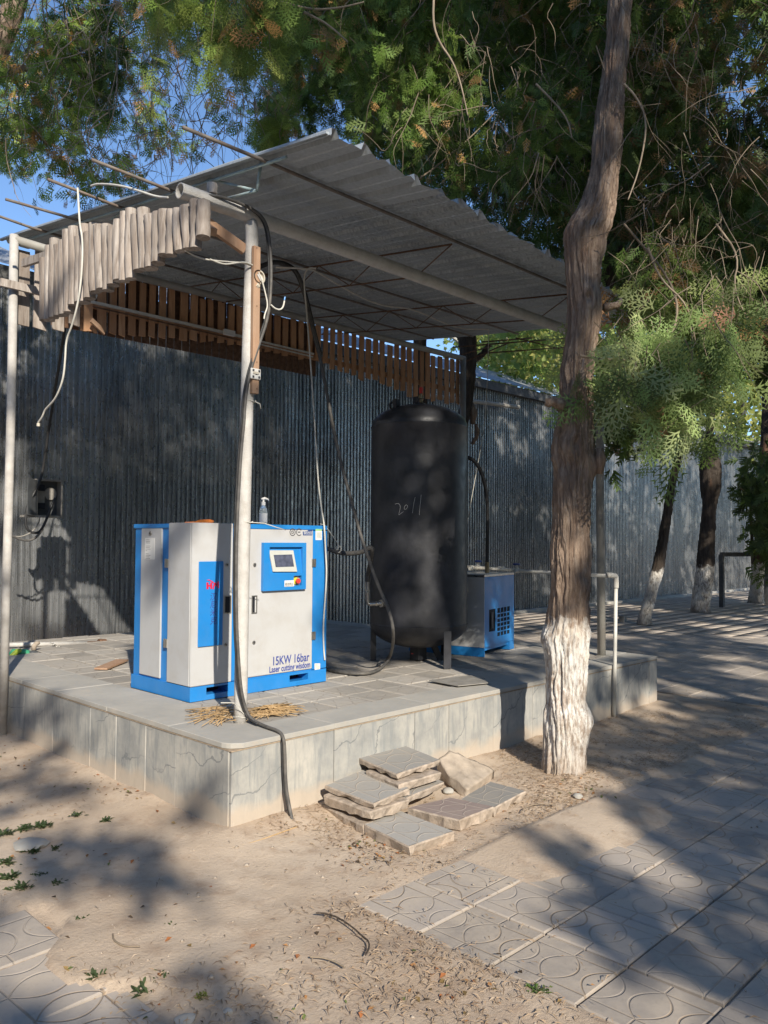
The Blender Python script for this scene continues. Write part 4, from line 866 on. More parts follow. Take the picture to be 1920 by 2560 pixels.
# pipe with a rusty socket and chain at the left rear of the platform
rp = thing('floor_pipe', 'white pipe with a rusty end lying along the back of the platform', 'pipe', W(130, 1605, y=4.6))
gq = lambda x, y, yy=4.6: W(x/4.0206, 1150+y/4.0206, y=yy)
MB().tube([gq(-60, 1862), gq(870, 1842)], .021, 14).build('pipe', M['white_pipe'], rp, True)
MB().tube([gq(860, 1843), gq(1000, 1840)], [.019, .024], 14).build('rusty_end', M['rust'], rp, 40); MB().tube([gq(990, 1838), gq(1060, 1836)], .042, 8).build('rusty_socket', M['rust'], rp, 40)
ch = thing('chain', 'thin bright steel chain draped beside the white floor pipe', 'chain', gq(800, 1900)); rr = random.Random(8)
cpts = chaikin([gq(*p, 4.45) for p in ((510, 1830), (540, 1865), (620, 1885), (700, 1900), (860, 1905), (1000, 1900), (1100, 1885), (1200, 1890), (1330, 1890))], 3)
L = [0]
for a, b in zip(cpts[:-1], cpts[1:]): L.append(L[-1]+np.linalg.norm(b-a))
n_ = int(L[-1]/.032)
for k in range(n_):
    s = L[-1]*(k+.5)/n_; c = np.array([np.interp(s, L, [p[i] for p in cpts]) for i in range(3)]); a = k*1.57+rr.random()
    P = [c+np.array([.017*math.cos(t), .010*math.sin(t)*math.cos(a), .010*math.sin(t)*math.sin(a)]) for t in np.linspace(0, 2*math.pi, 9)]
    MB().tube(P, .0042, 5, cap=False).build('chain_link', M['chrome'], ch, True)
gs = thing('spray_bottle', 'green and lime plastic sprayer lying at the left end of the platform', 'sprayer', gq(220, 1950, 4.2))
MB().tube([gq(*p, 4.2) for p in ((85, 1965), (130, 1930), (175, 1940), (240, 1945), (300, 1955), (330, 1958))], [.012, .03, .038, .042, .036, .02], 14).build('body', M['green_plastic'], gs, True)
MB().tube([gq(*p, 4.15) for p in ((80, 1990), (130, 1960), (170, 1925), (210, 1910))], [.01, .022, .024, .016], 12).build('collar', M['lime_plastic'], gs, True)
MB().tube([gq(*p, 4.18) for p in ((290, 1950), (340, 1945), (398, 1955))], [.026, .032, .024], 12).build('cap', M['box_grey'], gs, True)
st = thing('stone', 'pale rounded stone standing on end by the floor pipe', 'stone', gq(350, 1880, 4.3)); MB().tube([gq(*p, 4.3) for p in ((340, 1910), (342, 1870), (365, 1845), (398, 1835))], [.022, .024, .022, .014], 10).build('stone_body', M['rock'], st, True)
tag(MB().bar(W(252, 1672, z=H+.012), W(306, 1650, z=H+.02), .11, .014).build('wood_scrap', M['batten'], None), 'flat piece of wood lying on the platform left of the compressor', 'board')
tag(MB().prism([W(a, b, z=H+.012) for a, b in ((1072, 1702), (1178, 1690), (1225, 1708), (1145, 1716))], (0, 0, .006)).build('metal_plate', M['scrap'], None), 'thin grey metal plate lying in front of the tank legs', 'plate')
tag(MB().prism([W(a, b, z=H+.008) for a, b in ((945, 1664), (962, 1630), (972, 1640), (958, 1664))], (0, 0, .02)).build('metal_scrap', M['scrap'], None), 'bent grey metal strip lying inside the hose loop', 'scrap')
tag(MB().tube([W(a, 1568+i*2.2, z=.05) for i, a in enumerate((806, 830, 860, 895, 925))], .025, 10).build('ground_pipe', M['grey_pipe'], None, True), 'pale pipe lying on the dark ground behind the compressor', 'pipe')
# bundle of cut dry stalks at the foot of the near post
rr = random.Random(12)
c0 = W(668, 1785, z=H); mb = MB()
for k in range(230):
    r = abs(rr.gauss(0, .5)); a = rr.uniform(0, 6.28); x = c0[0]+.04+r*.17*math.cos(a); y = c0[1]-.02+r*.11*math.sin(a); z = H+.008+rr.random()*.045*max(0, 1-r)
    an = rr.gauss(-.25, .75); l = rr.uniform(.03, .11); dx, dy = math.cos(an)*l, math.sin(an)*l
    mb.tube([(x-dx, y-dy, z+rr.uniform(-.006, .01)), (x+rr.gauss(0, .006), y+rr.gauss(0, .006), z+.008), (x+dx, y+dy, z+rr.uniform(-.006, .012))], rr.uniform(.0016, .0028), 4)
o = mb.build('twig_bundle', M['straw'], None, True); tag(o, 'heap of cut dry stalks right of the foot of the near post', 'dry stalks', kind='stuff')
mb = MB()
for k in range(46):
    a = W(rr.uniform(540, 600), rr.uniform(1757, 1800), z=H+.015+rr.random()*.02); b = W(rr.uniform(462, 560), rr.uniform(1770, 1815), z=H+.006+rr.random()*.01)
    m = (a+b)/2+np.array([rr.gauss(0, .01), rr.gauss(0, .01), .006]); mb.tube([a, m, b], rr.uniform(.0014, .003), 4)
o = mb.build('twig_bundle', M['straw'], None, True); tag(o, 'loose long pale stalks spread left of the foot of the near post', 'dry stalks', kind='stuff')

# ------------------------------------------------------------------ pile of broken paving slabs
def slab(cs, th, mat, label, seed, und=.012, z=None):
    rr = random.Random(seed); cs = [np.array(c, float) for c in cs]; nrm = np.cross(cs[1]-cs[0], cs[3]-cs[0]); nrm /= np.linalg.norm(nrm)
    if nrm[2] < 0: nrm = -nrm
    m = 7; top = []; uvs = []; mid = []; botm = []
    U4 = [(0, 0), (1, 0), (1, 1), (0, 1)]
    for i in range(4):
        a, b = cs[i], cs[(i+1) % 4]; ua, ub = U4[i], U4[(i+1) % 4]; n2 = np.cross(b-a, nrm); n2 /= np.linalg.norm(n2)
        cen = sum(cs)/4
        if np.dot(n2, a-cen) < 0: n2 = -n2
        for k in range(m):
            t = k/m; p = a+(b-a)*t; j = rr.uniform(-.004, .001); top.append(p+n2*j); uvs.append((ua[0]+(ub[0]-ua[0])*t, ua[1]+(ub[1]-ua[1])*t))
            mid.append(p+n2*(j+.004)-nrm*.008); botm.append(p+n2*(j+rr.uniform(-.016, .004))-nrm*(th+rr.uniform(-.004, und)))
    n = len(top); V = top+mid+botm; Fc = [tuple(range(n))]+[(i, (i+1) % n, n+(i+1) % n, n+i) for i in range(n)]+[(n+i, n+(i+1) % n, 2*n+(i+1) % n, 2*n+i) for i in range(n)]+[tuple(range(2*n, 3*n))[::-1]]
    me = bpy.data.meshes.new('broken_slab'); me.from_pydata([tuple(map(float, v)) for v in V], [], Fc); uv = me.uv_layers.new(name='uv')
    for p in me.polygons:
        for li in p.loop_indices: vi = me.loops[li].vertex_index; uv.data[li].uv = uvs[vi % n] if p.index == 0 else (.1, .35)
    me.materials.append(M[mat]); me.materials.append(M['paver_edge'])
    for p in me.polygons:
        if p.index: p.material_index = 1
    o = bpy.data.objects.new('broken_slab', me); COL.objects.link(o); tag(o, label, 'slab', 'broken paving slabs piled against the platform'); return o
zc = lambda x, y: (800+x/4.879, 1840+y/4.879)
z3 = lambda x, y: (750+x/2.765, 1800+y/2.765)
def sq(pts, z, tr=zc): return [W(*tr(*p), z=z if not hasattr(z, '__len__') else z[i]) for i, p in enumerate(pts)]
slab(sq([(475, 268), (985, 95), (1465, 290), (935, 462)], .235), .027, 'paver_pale', 'patterned paving slab lying highest on the pile against the platform', 1)
slab(sq([(65, 600), (535, 410), (1090, 635), (655, 820)], .165), .026, 'paver_pale', 'patterned paving slab on the left stack of the pile, just below the highest', 2)
slab(sq([(45, 715), (500, 560), (1085, 770), (605, 920)], .125), .045, 'paver_edge', 'thick upturned slab under the patterned one at the left of the pile', 3)
slab(sq([(560, 420), (1000, 300), (1475, 440), (960, 590)], .19), .045, 'paver_edge', 'rough pinkish slab lying directly under the highest slab', 4)
slab(sq([(620, 640), (1150, 420), (1512, 560), (1030, 760)], .12), .035, 'paver_pale', 'slab sticking out under the rough pinkish one in the middle of the pile', 5)
slab(sq([(545, 1075), (985, 915), (1630, 1160), (1085, 1345)], .055), .05, 'paver_pale', 'patterned slab lying flat at the very front of the pile', 6)
slab(sq([(5, 830), (330, 700), (1000, 930), (525, 1085)], .05), .045, 'paver_edge', 'broken slab edge showing at the bottom left of the pile', 7)
slab(sq([(745, 605), (1040, 535), (1335, 598), (1100, 690)], .075, z3), .06, 'paver_pink', 'pinkish patterned slab in the middle front of the pile', 8)
slab(sq([(1110, 548), (1315, 425), (1558, 490), (1335, 607)], .06, z3), .05, 'paver_pale', 'grey patterned slab at the right end of the pile', 9)
# rough broken lump leaning against the pile
P = [W(*z3(*p), z=z) for p, z in (((958, 265), .15), ((1035, 208), .19), ((1190, 262), .15), ((1345, 345), .07), ((1160, 480), .05), ((1040, 390), .09))]
me = MB(); ctr = sum(P)/6; V = [ctr+np.array([0, 0, .0])]+P+[p+np.array([0, .01, -.06]) for p in P]
me.add(V, [(0, 1+i, 1+(i+1) % 6) for i in range(6)]+[(1+i, 7+i, 7+(i+1) % 6, 1+(i+1) % 6) for i in range(6)]+[tuple(range(7, 13))[::-1]])
o = me.build('broken_slab', M['rock'], None); md = bmesh.new(); md.from_mesh(o.data); bmesh.ops.subdivide_edges(md, edges=md.edges, cuts=7, use_grid_fill=True)
V = np.array([v.co for v in md.verts]); nn_ = (fbm(V*11, 5, 4)-.5)*.04+(fbm(V*45, 3, 8)-.5)*.02
for v, q in zip(md.verts, nn_): v.co.z += float(q); v.co.x += float(q)*.4
md.to_mesh(o.data); md.free(); o.data.shade_smooth(); tag(o, 'rough sandy coloured slab lump tilted at the back right of the pile', 'slab', 'broken paving slabs piled against the platform')
# rubble, stones
rr = random.Random(21)
def stone(c, r, mat, name, label, cat, sq_=.6):
    bm = bmesh.new(); bmesh.ops.create_icosphere(bm, subdivisions=2, radius=r); s = rr.random()*50
    for v in bm.verts: n_ = vnoise(np.array([[v.co.x/r+s, v.co.y/r, v.co.z/r]])*1.4)[0]; v.co *= .75+.5*float(n_); v.co.z *= sq_; v.co += Vector([float(q) for q in c])
    me = bpy.data.meshes.new(name); bm.to_mesh(me); bm.free(); me.materials.append(M[mat]); me.set_sharp_from_angle(angle=.7); o = bpy.data.objects.new(name, me); COL.objects.link(o)
    if label: tag(o, label, cat)
    return o
stone(W(75, 2112, z=.01), .085, 'coping', 'stone', 'flat pale grey stone sunk in the dirt among the weeds', 'stone', .35)
stone(W(1566, 1906, z=.01), .035, 'rock', 'stone', 'small pale stone in the shade right of the white trunk', 'stone', .6)
stone(W(1120, 1978, z=.02), .035, 'coping', 'stone', 'small grey stone wedged between the slabs of the pile', 'stone', .6)
stone(W(1445, 1990, z=.02), .028, 'coping', 'stone', 'little stone in the dry grass at the foot of the trunk', 'stone', .6)
stone(W(465, 2548, z=.01), .035, 'coping', 'stone', 'crumpled white scrap at the bottom edge of the picture', 'litter', .3)
stone(W(570, 2528, z=.01), .016, 'coping', 'stone', 'tiny pale scrap on the dirt near the bottom', 'litter', .5)
sp = [(790, 2282), (818, 2284), (850, 2296), (882, 2318), (908, 2342), (921, 2352), (924, 2366), (918, 2380), (914, 2388)]
tag(MB().tube(chaikin([W(a, b, z=.022) for a, b in sp], 1), [.0022]+[.0034]*(len(chaikin([W(a, b, z=0) for a, b in sp], 1))-2)+[.003], 6, jit=.3).build('stick', M['bark_dark'], None, True), 'dark curved stick lying on the dirt left of the paving', 'stick')
for pts, lb in (([(775, 2392), (810, 2394), (840, 2405), (862, 2418)], 'thin bent twig on the dirt below the dark stick'), ([(282, 2335), (284, 2352), (310, 2366), (350, 2366)], 'thin curved twig on the dirt at the left'), ([(1305, 2030), (1310, 2018), (1350, 2008), (1390, 2012)], 'thin twig near the right end of the slab pile'), ([(580, 2120), (640, 2104), (700, 2082), (745, 2066)], 'pale dry reed lying along the platform foot')):
    tag(MB().tube(chaikin([W(a, b, z=.02) for a, b in pts], 2), .0035, 5).build('twig', M['straw' if 'reed' in lb else 'twig'], None, True), lb, 'twig')

# ------------------------------------------------------------------ weeds
def weed(px, py, s, n, label, col=(.085, .125, .055)):
    s *= .72; n = int(n*1.8)
    c = W(px, py, z=.005); V = []; T = []; C = []
    for k in range(n):
        a = rr.uniform(0, 6.28); el = rr.uniform(.15, 1.0); l = s*rr.uniform(.45, 1); w = l*.3; d = np.array([math.cos(a)*math.cos(el), math.sin(a)*math.cos(el), math.sin(el)]); sd = np.array([-math.sin(a), math.cos(a), 0])
        b = c+np.array([rr.gauss(0, s*.4), rr.gauss(0, s*.4), 0]); q = len(V); V += [c, c+np.array([.003, 0, .002]), b+np.array([0, .002, .003])]; T += [(q, q+1, q+2)]; C += [tuple(col)]*3; q = len(V); up = np.array([0, 0, 1.])
        V += [b, b+d*l*.45+sd*w*.5, b+d*l*.45-sd*w*.5+up*.003, b+d*l*.8+sd*w*.4-up*l*.1, b+d*l*.8-sd*w*.4-up*l*.1, b+d*l*1.05-up*l*.22, b+d*l*.6-up*.004*1]
        T += [(q, q+1, q+6), (q, q+6, q+2), (q+1, q+3, q+6), (q+2, q+6, q+4), (q+3, q+5, q+6), (q+4, q+6, q+5)]; f = rr.uniform(.6, 1.35); C += [tuple(x*f for x in col)]*7
    o = npmesh('weed', np.array(V), np.array(T), M['broad'], None, np.array(C)); tag(o, label, 'weed', 'small weeds in the dry dirt')
WL = {(15, 2085): 'weed at the left picture edge above the flat pale stone', (60, 2072): 'broad dark weed clump just above the flat pale stone', (105, 2065): 'fullest of the dark weed clumps above the flat pale stone', (190, 2038): 'dark weed between the weed clump and the platform wall', (265, 2052): 'dark weed nearest the platform corner', (80, 2130): 'weed just below the flat pale stone', (140, 2122): 'small weed right of and below the flat pale stone', (15, 2158): 'weed at the left edge below the flat pale stone', (25, 2195): 'light green weed at the left picture edge above the half buried paving', (55, 2222): 'largest dark weed beside the half buried paving', (145, 2210): 'thin weed right of the largest dark weed', (60, 1855): 'small weed close to the foot of the left post', (188, 1970): 'bright green weed near the middle of the platform side wall', (110, 2185): 'tiny weed between the light green and thin weeds', (250, 1968): 'wispy weed nearest the platform side wall', (270, 1998): 'wispy weed in the sun below the platform side wall', (92, 2188): 'tiny weed just above the half buried paving'}
for px, py, s, n in ((15, 2085, .06, 26), (60, 2072, .06, 30), (105, 2065, .06, 40), (190, 2038, .05, 18), (265, 2052, .05, 20), (80, 2130, .05, 22), (140, 2122, .045, 14), (15, 2158, .06, 22), (25, 2195, .06, 30), (55, 2222, .06, 36), (145, 2210, .045, 16), (60, 1855, .05, 12), (188, 1970, .04, 10), (110, 2185, .03, 8), (250, 1968, .04, 9), (270, 1998, .04, 9), (92, 2188, .04, 10)): weed(px, py, s, n, WL[(px, py)])
weed(200, 2300, .04, 12, 'small leafy weed on bare dirt left of the middle'); weed(428, 2315, .03, 9, 'single tiny weed on the bare dirt in the middle')
weed(245, 2440, .06, 14, 'weed with long leaves near the bottom left paving'); weed(352, 2480, .06, 12, 'dark leaved weed near the bottom of the dirt'); weed(400, 2445, .05, 10, 'upright weed just above the bottom of the dirt')
weed(1345, 2478, .05, 20, 'green grass tuft at the edge of the patterned paving', (.12, .2, .05)); weed(500, 2495, .035, 16, 'yellow green tuft at the bottom of the dirt', (.25, .28, .07))

# ------------------------------------------------------------------ litter, dry grass, pebbles
g_ = np.random.default_rng(5)
def inpoly(x, y, poly):
    poly = np.array(poly, float); n = len(poly); c = np.zeros(x.shape, bool); j = n-1
    for i in range(n):
        xi, yi = poly[i]; xj, yj = poly[j]; t = ((yi > y) != (yj > y)) & (x < (xj-xi)*(y-yi)/(yj-yi+1e-12)+xi); c ^= t; j = i
    return c
N = 230000
x = g_.uniform(-3.2, 6.5, N); y = g_.uniform(-3.4, 0, N); y = np.where(g_.random(N) < .25, g_.uniform(-3.2, 5, N), y); ins = (x > -.02) & (x < 4.9) & (y > -.02)
px, py, d = pix(np.stack([x, y, x*0], -1))
k = (~ins) & (d > 1) & (px > -40) & (px < 1960) & (py < 2600)
dens = np.clip((fbm(np.stack([x, y, x*0], -1)*1.7, 4, 31)-.49)*3.2, .01, 1)
for (cx_, cy_, r, am) in ((1120, 2400, 190, .5), (1000, 2490, 220, .35), (880, 2280, 60, 1.2), (1160, 2180, 90, .8), (1300, 1890, 60, 1.5), (1400, 1970, 110, 1.6), (830, 2080, 60, 1.0), (1380, 2010, 60, 1.2), (700, 2060, 60, 1.), (640, 2500, 200, .3), (1340, 2060, 60, 1.2), (950, 2130, 90, .8), (60, 1990, 140, .6), (500, 2040, 60, .5), (370, 1990, 50, .6)):
    dens += am*np.exp(-((px-cx_)/r)**2-((py-cy_)/(r*.5))**2)
dens = np.where(in_pave(x, y), dens*.06+.4*np.exp(-(np.abs((y+1.04)/TS-np.round((y+1.04)/TS))/.03)**2)*.5, dens)
k &= g_.random(N) < dens*.62
x, y = x[k], y[k]; n = len(x); z = gh(x, y); z = np.maximum(z, np.where(in_pave(x, y), .009, -1))+g_.uniform(.001, .012, n)
a = g_.uniform(0, 6.28, n); l = g_.uniform(.008, .026, n); el = g_.normal(0, .25, n); w = g_.uniform(.0009, .0024, n)
dx = np.stack([np.cos(a)*l, np.sin(a)*l, np.sin(el)*l*.5], -1); sd = np.stack([-np.sin(a)*w, np.cos(a)*w, w*.6], -1); P = np.stack([x, y, z], -1); mid = P+np.stack([-np.sin(a)*l*.15, np.cos(a)*l*.15, l*.25], -1)
V = np.stack([P-dx, mid+sd, P+dx, mid-sd], 1).reshape(-1, 3); T = (np.arange(n)[:, None]*4+np.array([0, 1, 2, 3])); C = np.array([(.40, .28, .18), (.45, .33, .22), (.31, .21, .14), (.50, .39, .28), (.36, .25, .16)])[g_.integers(0, 5, n)]*g_.uniform(.7, 1.25, (n, 1))
o = npmesh('dry_litter', V, T, M['litter'], None, np.repeat(C, 4, 0)); tag(o, 'brown dead needles and dry grass scattered over the dirt', 'litter', kind='stuff')
N = 5000; x = g_.uniform(-3, 6, N); y = g_.uniform(-3.3, .2, N); k = ~((x > -.02) & (x < 4.9) & (y > -.03)) & (g_.random(N) < np.where(in_pave(x, y), .1, .8)); x, y = x[k], y[k]; n = len(x)
ico = np.array([(1, 0, 0), (-1, 0, 0), (0, 1, 0), (0, -1, 0), (0, 0, 1), (0, 0, -1)], float); tf = np.array([(0, 2, 4), (2, 1, 4), (1, 3, 4), (3, 0, 4), (2, 0, 5), (1, 2, 5), (3, 1, 5), (0, 3, 5)])
r = np.exp(g_.normal(-5.6, .5, n)); V = (ico[None]*r[:, None, None]*g_.uniform(.6, 1.3, (n, 6, 3))*np.array([1, 1, .6]))+np.stack([x, y, np.maximum(gh(x, y), np.where(in_pave(x, y), .009, -1))+r*.2], -1)[:, None]
o = npmesh('pebbles', V.reshape(-1, 3), (np.arange(n)[:, None, None]*6+tf[None]).reshape(-1, 3), M['pebble']); tag(o, 'small stones and crumbs of earth on the dirt', 'pebbles', kind='stuff')
# fallen leaves
N = 420; sx_, sy_ = [], []
spots = [(240, 1942, 30, 20), (330, 1985, 40, 14), (30, 1880, 60, 25), (900, 2105, 60, 25), (1230, 2020, 30, 14), (960, 2140, 60, 20), (700, 2020, 30, 12), (1100, 2480, 120, 40), (600, 2450, 250, 90), (1440, 1990, 40, 14), (200, 2200, 180, 120)]
V = []; T = []; C = []
for k in range(N):
    a, b, sa, sb = spots[k % len(spots)]; c = W(a+rr.gauss(0, sa), b+rr.gauss(0, sb), z=0)
    if -.03 < c[0] < 4.9 and c[1] > -.04: continue
    zz = max(float(gh(np.array([c[0]]), np.array([c[1]]))[0]), .009 if in_pave(c[0], c[1]) else -1)+.006
    c[2] = zz; s = rr.uniform(.006, .016); an = rr.uniform(0, 6.28); u = np.array([math.cos(an), math.sin(an), rr.uniform(-.3, .5)])*s; v = np.array([-math.sin(an), math.cos(an), rr.uniform(-.4, .4)])*s*.6; q = len(V)
    V += [c-u, c+v+[0, 0, s*.3], c+u, c-v+[0, 0, s*.3]]; T += [(q, q+1, q+2), (q, q+2, q+3)]; f = rr.uniform(.6, 1.2); C += [tuple(x*f for x in rr.choice([(.42, .16, .06), (.5, .25, .1), (.12, .08, .05), (.3, .2, .08), (.16, .2, .06)]))]*4
o = npmesh('fallen_leaves', np.array(V), np.array(T), M['litter'], None, np.array(C)); tag(o, 'small fallen leaves scattered on the dirt', 'leaves', kind='stuff')
# low metal frame far right
mf = thing('low_railing', 'dark square metal railing standing by the far whitewashed trunks', 'railing', W(1806, 1503, z=0))
a = W(1804, 1386, d=19.5); b = W(1925, 1386, d=20.5); z0_ = 0
MB().bar(a, b, .10, .10).build('top_rail', M['box_grey'], mf); MB().bar(a, (a[0], a[1], 0), .10, .10).build('leg', M['box_grey'], mf); q = W(1916, 1386, d=20.4); MB().bar(q, (q[0], q[1], 0), .10, .10).build('leg', M['box_grey'], mf)
tag(MB().box(W(1560, 1556, z=0), W(1577, 1556, z=0)+np.array([.0, .2, .12])).build('block', M['scrap'], None), 'small dark block on the ground left of the nearest leaning whitewashed trunk', 'block')
# ------------------------------------------------------------------ trunks
def trunk(name, rings, mat, parent, nth, step, amp, seed, bumps=(), fl=1.0, twist=.35, smooth=True):
    """rings: list of (centre xyz, radius)"""
    C = np.array([r[0] for r in rings], float); R = np.array([r[1] for r in rings], float)
    L = np.concatenate([[0], np.cumsum(np.linalg.norm(np.diff(C, axis=0), axis=1))]); n = max(8, int(L[-1]/step)); s = np.linspace(0, L[-1], n)
    cc = np.stack([np.interp(s, L, C[:, i]) for i in range(3)], -1); rad = np.interp(s, L, R)
    if n > 40:
        kk = np.ones(9)/9
        for arr in (cc[:, 0], cc[:, 1], rad): arr[:] = np.convolve(np.pad(arr, 4, 'edge'), kk, 'valid')
    th = np.linspace(0, 2*np.pi, nth, endpoint=False); TH, S = np.meshgrid(th, s, indexing='xy')
    a = TH+twist*S; P3 = np.stack([np.cos(a)*3.2, np.sin(a)*3.2, S*1.0], -1)
    wob = fbm(np.stack([np.cos(TH)*1.3, np.sin(TH)*1.3, S*2.2], -1), 3, seed)-.45
    a2 = a+.5*(fbm(np.stack([np.cos(TH)*2, np.sin(TH)*2, S*3.5], -1), 3, seed+5)-.45)
    r1 = 1-np.abs(2*fbm(np.stack([np.cos(a2)*5.5, np.sin(a2)*5.5, S*2.6], -1), 3, seed+9)/.88-1)*1.6
    r2 = 1-np.abs(2*fbm(np.stack([np.cos(a2)*13, np.sin(a2)*13, S*6.5], -1), 3, seed+17)/.88-1)*1.6
    fi = fbm(np.stack([np.cos(a2)*30, np.sin(a2)*30, S*22], -1), 3, seed+23)-.45
    D = rad[:, None]*(1+.22*fl*wob)+amp*(-.9*np.clip(r1, 0, 1)**2-.5*np.clip(r2, 0, 1)+.45*fi)
    V = cc[:, None, :]+np.stack([np.cos(TH), np.sin(TH), TH*0], -1)*D[..., None]
    cdir = math.atan2(CAM[1]-cc[0, 1], CAM[0]-cc[0, 0])
    for (zb, dth, dep, sr, sz) in bumps:   # height, angle from the side facing the path, depth, angular and vertical size
        w = np.exp(-(((TH-cdir-dth+np.pi) % (2*np.pi)-np.pi)/sr)**2-((V[..., 2]-zb)/sz)**2); V = V+np.stack([np.cos(TH), np.sin(TH), TH*0], -1)*(dep*w)[..., None]
    idx = np.arange(n*nth).reshape(n, nth); T = np.stack([idx[:-1], np.roll(idx, -1, 1)[:-1], np.roll(idx, -1, 1)[1:], idx[1:]], -1).reshape(-1, 4)
    return npmesh(name, V.reshape(-1, 3), T, M[mat], parent, smooth=smooth)
def ringsd(rows, d, dd=0):
    out = []; y0 = rows[0][0]
    for y, l, r in rows: dq = d+dd*(y0-y)/1000; out.append((W((l+r)/2, y, d=dq), (r-l)/2/f_*dq))
    return out
mt = thing('juniper_tree', 'large juniper with a thick twisted trunk whitewashed at its foot in front of the platform', 'tree', (2.17, -.65, 0))
rows = [(1960, 1342, 1478), (1947, 1347, 1468), (1900, 1350, 1469), (1869, 1350, 1470), (1830, 1351, 1476), (1804, 1352, 1482), (1780, 1354, 1478), (1760, 1357, 1471), (1674, 1361, 1470), (1620, 1354, 1476), (1587, 1351, 1484), (1556, 1362, 1480), (1500, 1368, 1474), (1480, 1370, 1480), (1408, 1371, 1481), (1336, 1376, 1480), (1239, 1379, 1482), (1167, 1383, 1486), (1119, 1373, 1487), (1080, 1384, 1486), (1046, 1391, 1487), (988, 1393, 1489), (933, 1397, 1484), (877, 1406, 1491), (822, 1413, 1505), (766, 1415, 1511), (711, 1411, 1507), (655, 1408, 1506), (600, 1405, 1518), (579, 1404, 1531), (550, 1420, 1540), (521, 1440, 1543), (463, 1461, 1550), (405, 1474, 1556), (347, 1478, 1562), (231, 1492, 1565), (116, 1510, 1576), (0, 1515, 1585), (-150, 1530, 1600), (-400, 1560, 1625)]
base_d = float((np.array([2.17, -.65, 0])-CAM)@F2)
zz = lambda y: 1.55+(1350-y)/f_*base_d
bm_ = [(zz(1108), .15, -.035, .16, .05), (zz(1108), .15, .014, .5, .11), (zz(735), .2, -.035, .14, .035), (zz(735), .2, .012, .4, .1), (zz(1440), .75, .02, .45, .1), (zz(1440), .8, -.02, .12, .03), (zz(1300), .25, -.012, .12, .03), (zz(1200), -.6, .02, .3, .08), (zz(1160), 1.3, .045, .25, .06), (zz(1160), 1.3, .02, .3, .12), (zz(1145), -1.1, .03, .3, .05), (zz(1700), -.3, -.03, .1, .12), (zz(1690), -.55, .02, .2, .16), (zz(1640), .9, .012, .4, .1), (zz(1790), 1.1, .02, .5, .08), (zz(530), .1, -.03, .2, .05), (zz(610), 1.2, .02, .4, .1), (zz(1590), -1.2, .015, .5, .07)]
bm_ = [(b[0], -b[1], *b[2:]) if 0 else b for b in bm_]
trunk('trunk', ringsd(rows, base_d, .12), 'bark_main', mt, 168, .0075, .024, 11, bm_)
sb = W(1383, 1012, d=base_d-.0); MB().tube([W(1405, 1015, d=base_d), W(1383, 1004, d=base_d-.02), W(1371, 1006, d=base_d-.03), W(1368, 1016, d=base_d-.03)], [.045, .032, .030, .018], 12, jit=.25).build('branch_stub', M['bark_main'], mt, True)
MB().tube([W(1500, 1120, d=base_d), W(1502, 1150, d=base_d), W(1499, 1185, d=base_d)], [.02, .035, .02], 10, jit=.3).build('branch_stub', M['bark_main'], mt, True)
MB().tube([W(1510, 770, d=base_d+.1), W(1545, 762, d=base_d+.1), W(1556, 748, d=base_d+.1)], [.03, .022, .016], 10, jit=.25).build('branch_stub', M['bark_main'], mt, True)

def ttree(nm, label, cat, base, rows, d, mat, nth=40, step=.03, amp=.02, seed=1, group=None, dd=0):
    t = thing(nm, label, cat, base, group); trunk('trunk', ringsd(rows, d, dd), mat, t, nth, step, amp, seed, fl=1.2); return t
w1 = ttree('whitewashed_tree', 'leaning dark tree with whitewashed foot, nearest beyond the platform', 'tree', W(1609, 1552, z=0), [(1560, 1588, 1634), (1552, 1592, 1628), (1484, 1611, 1644), (1424, 1627, 1661), (1316, 1649, 1677), (1221, 1666, 1690), (1152, 1682, 1705), (1000, 1720, 1742), (850, 1755, 1775), (700, 1790, 1806), (500, 1830, 1842)], 15.2, 'bark_white', seed=31)
w2 = ttree('whitewashed_tree', 'thick knobbly dark tree with whitewashed foot, second beyond the platform', 'tree', W(1750, 1522, z=0), [(1530, 1724, 1778), (1522, 1727, 1774), (1405, 1741, 1788), (1316, 1750, 1788), (1265, 1756, 1792), (1221, 1750, 1803), (1158, 1748, 1804), (1140, 1752, 1795), (1120, 1757, 1785), (1047, 1766, 1788), (1000, 1768, 1789), (850, 1780, 1798), (600, 1800, 1815)], 18., 'bark_white', seed=37)
w3 = ttree('whitewashed_tree', 'dark tree with whitewashed foot at the right edge of the picture', 'tree', W(1889, 1503, z=0), [(1508, 1868, 1912), (1503, 1870, 1908), (1395, 1883, 1912), (1370, 1886, 1925), (1220, 1895, 1938), (1000, 1905, 1940), (700, 1915, 1945)], 20.2, 'bark_white', seed=41)
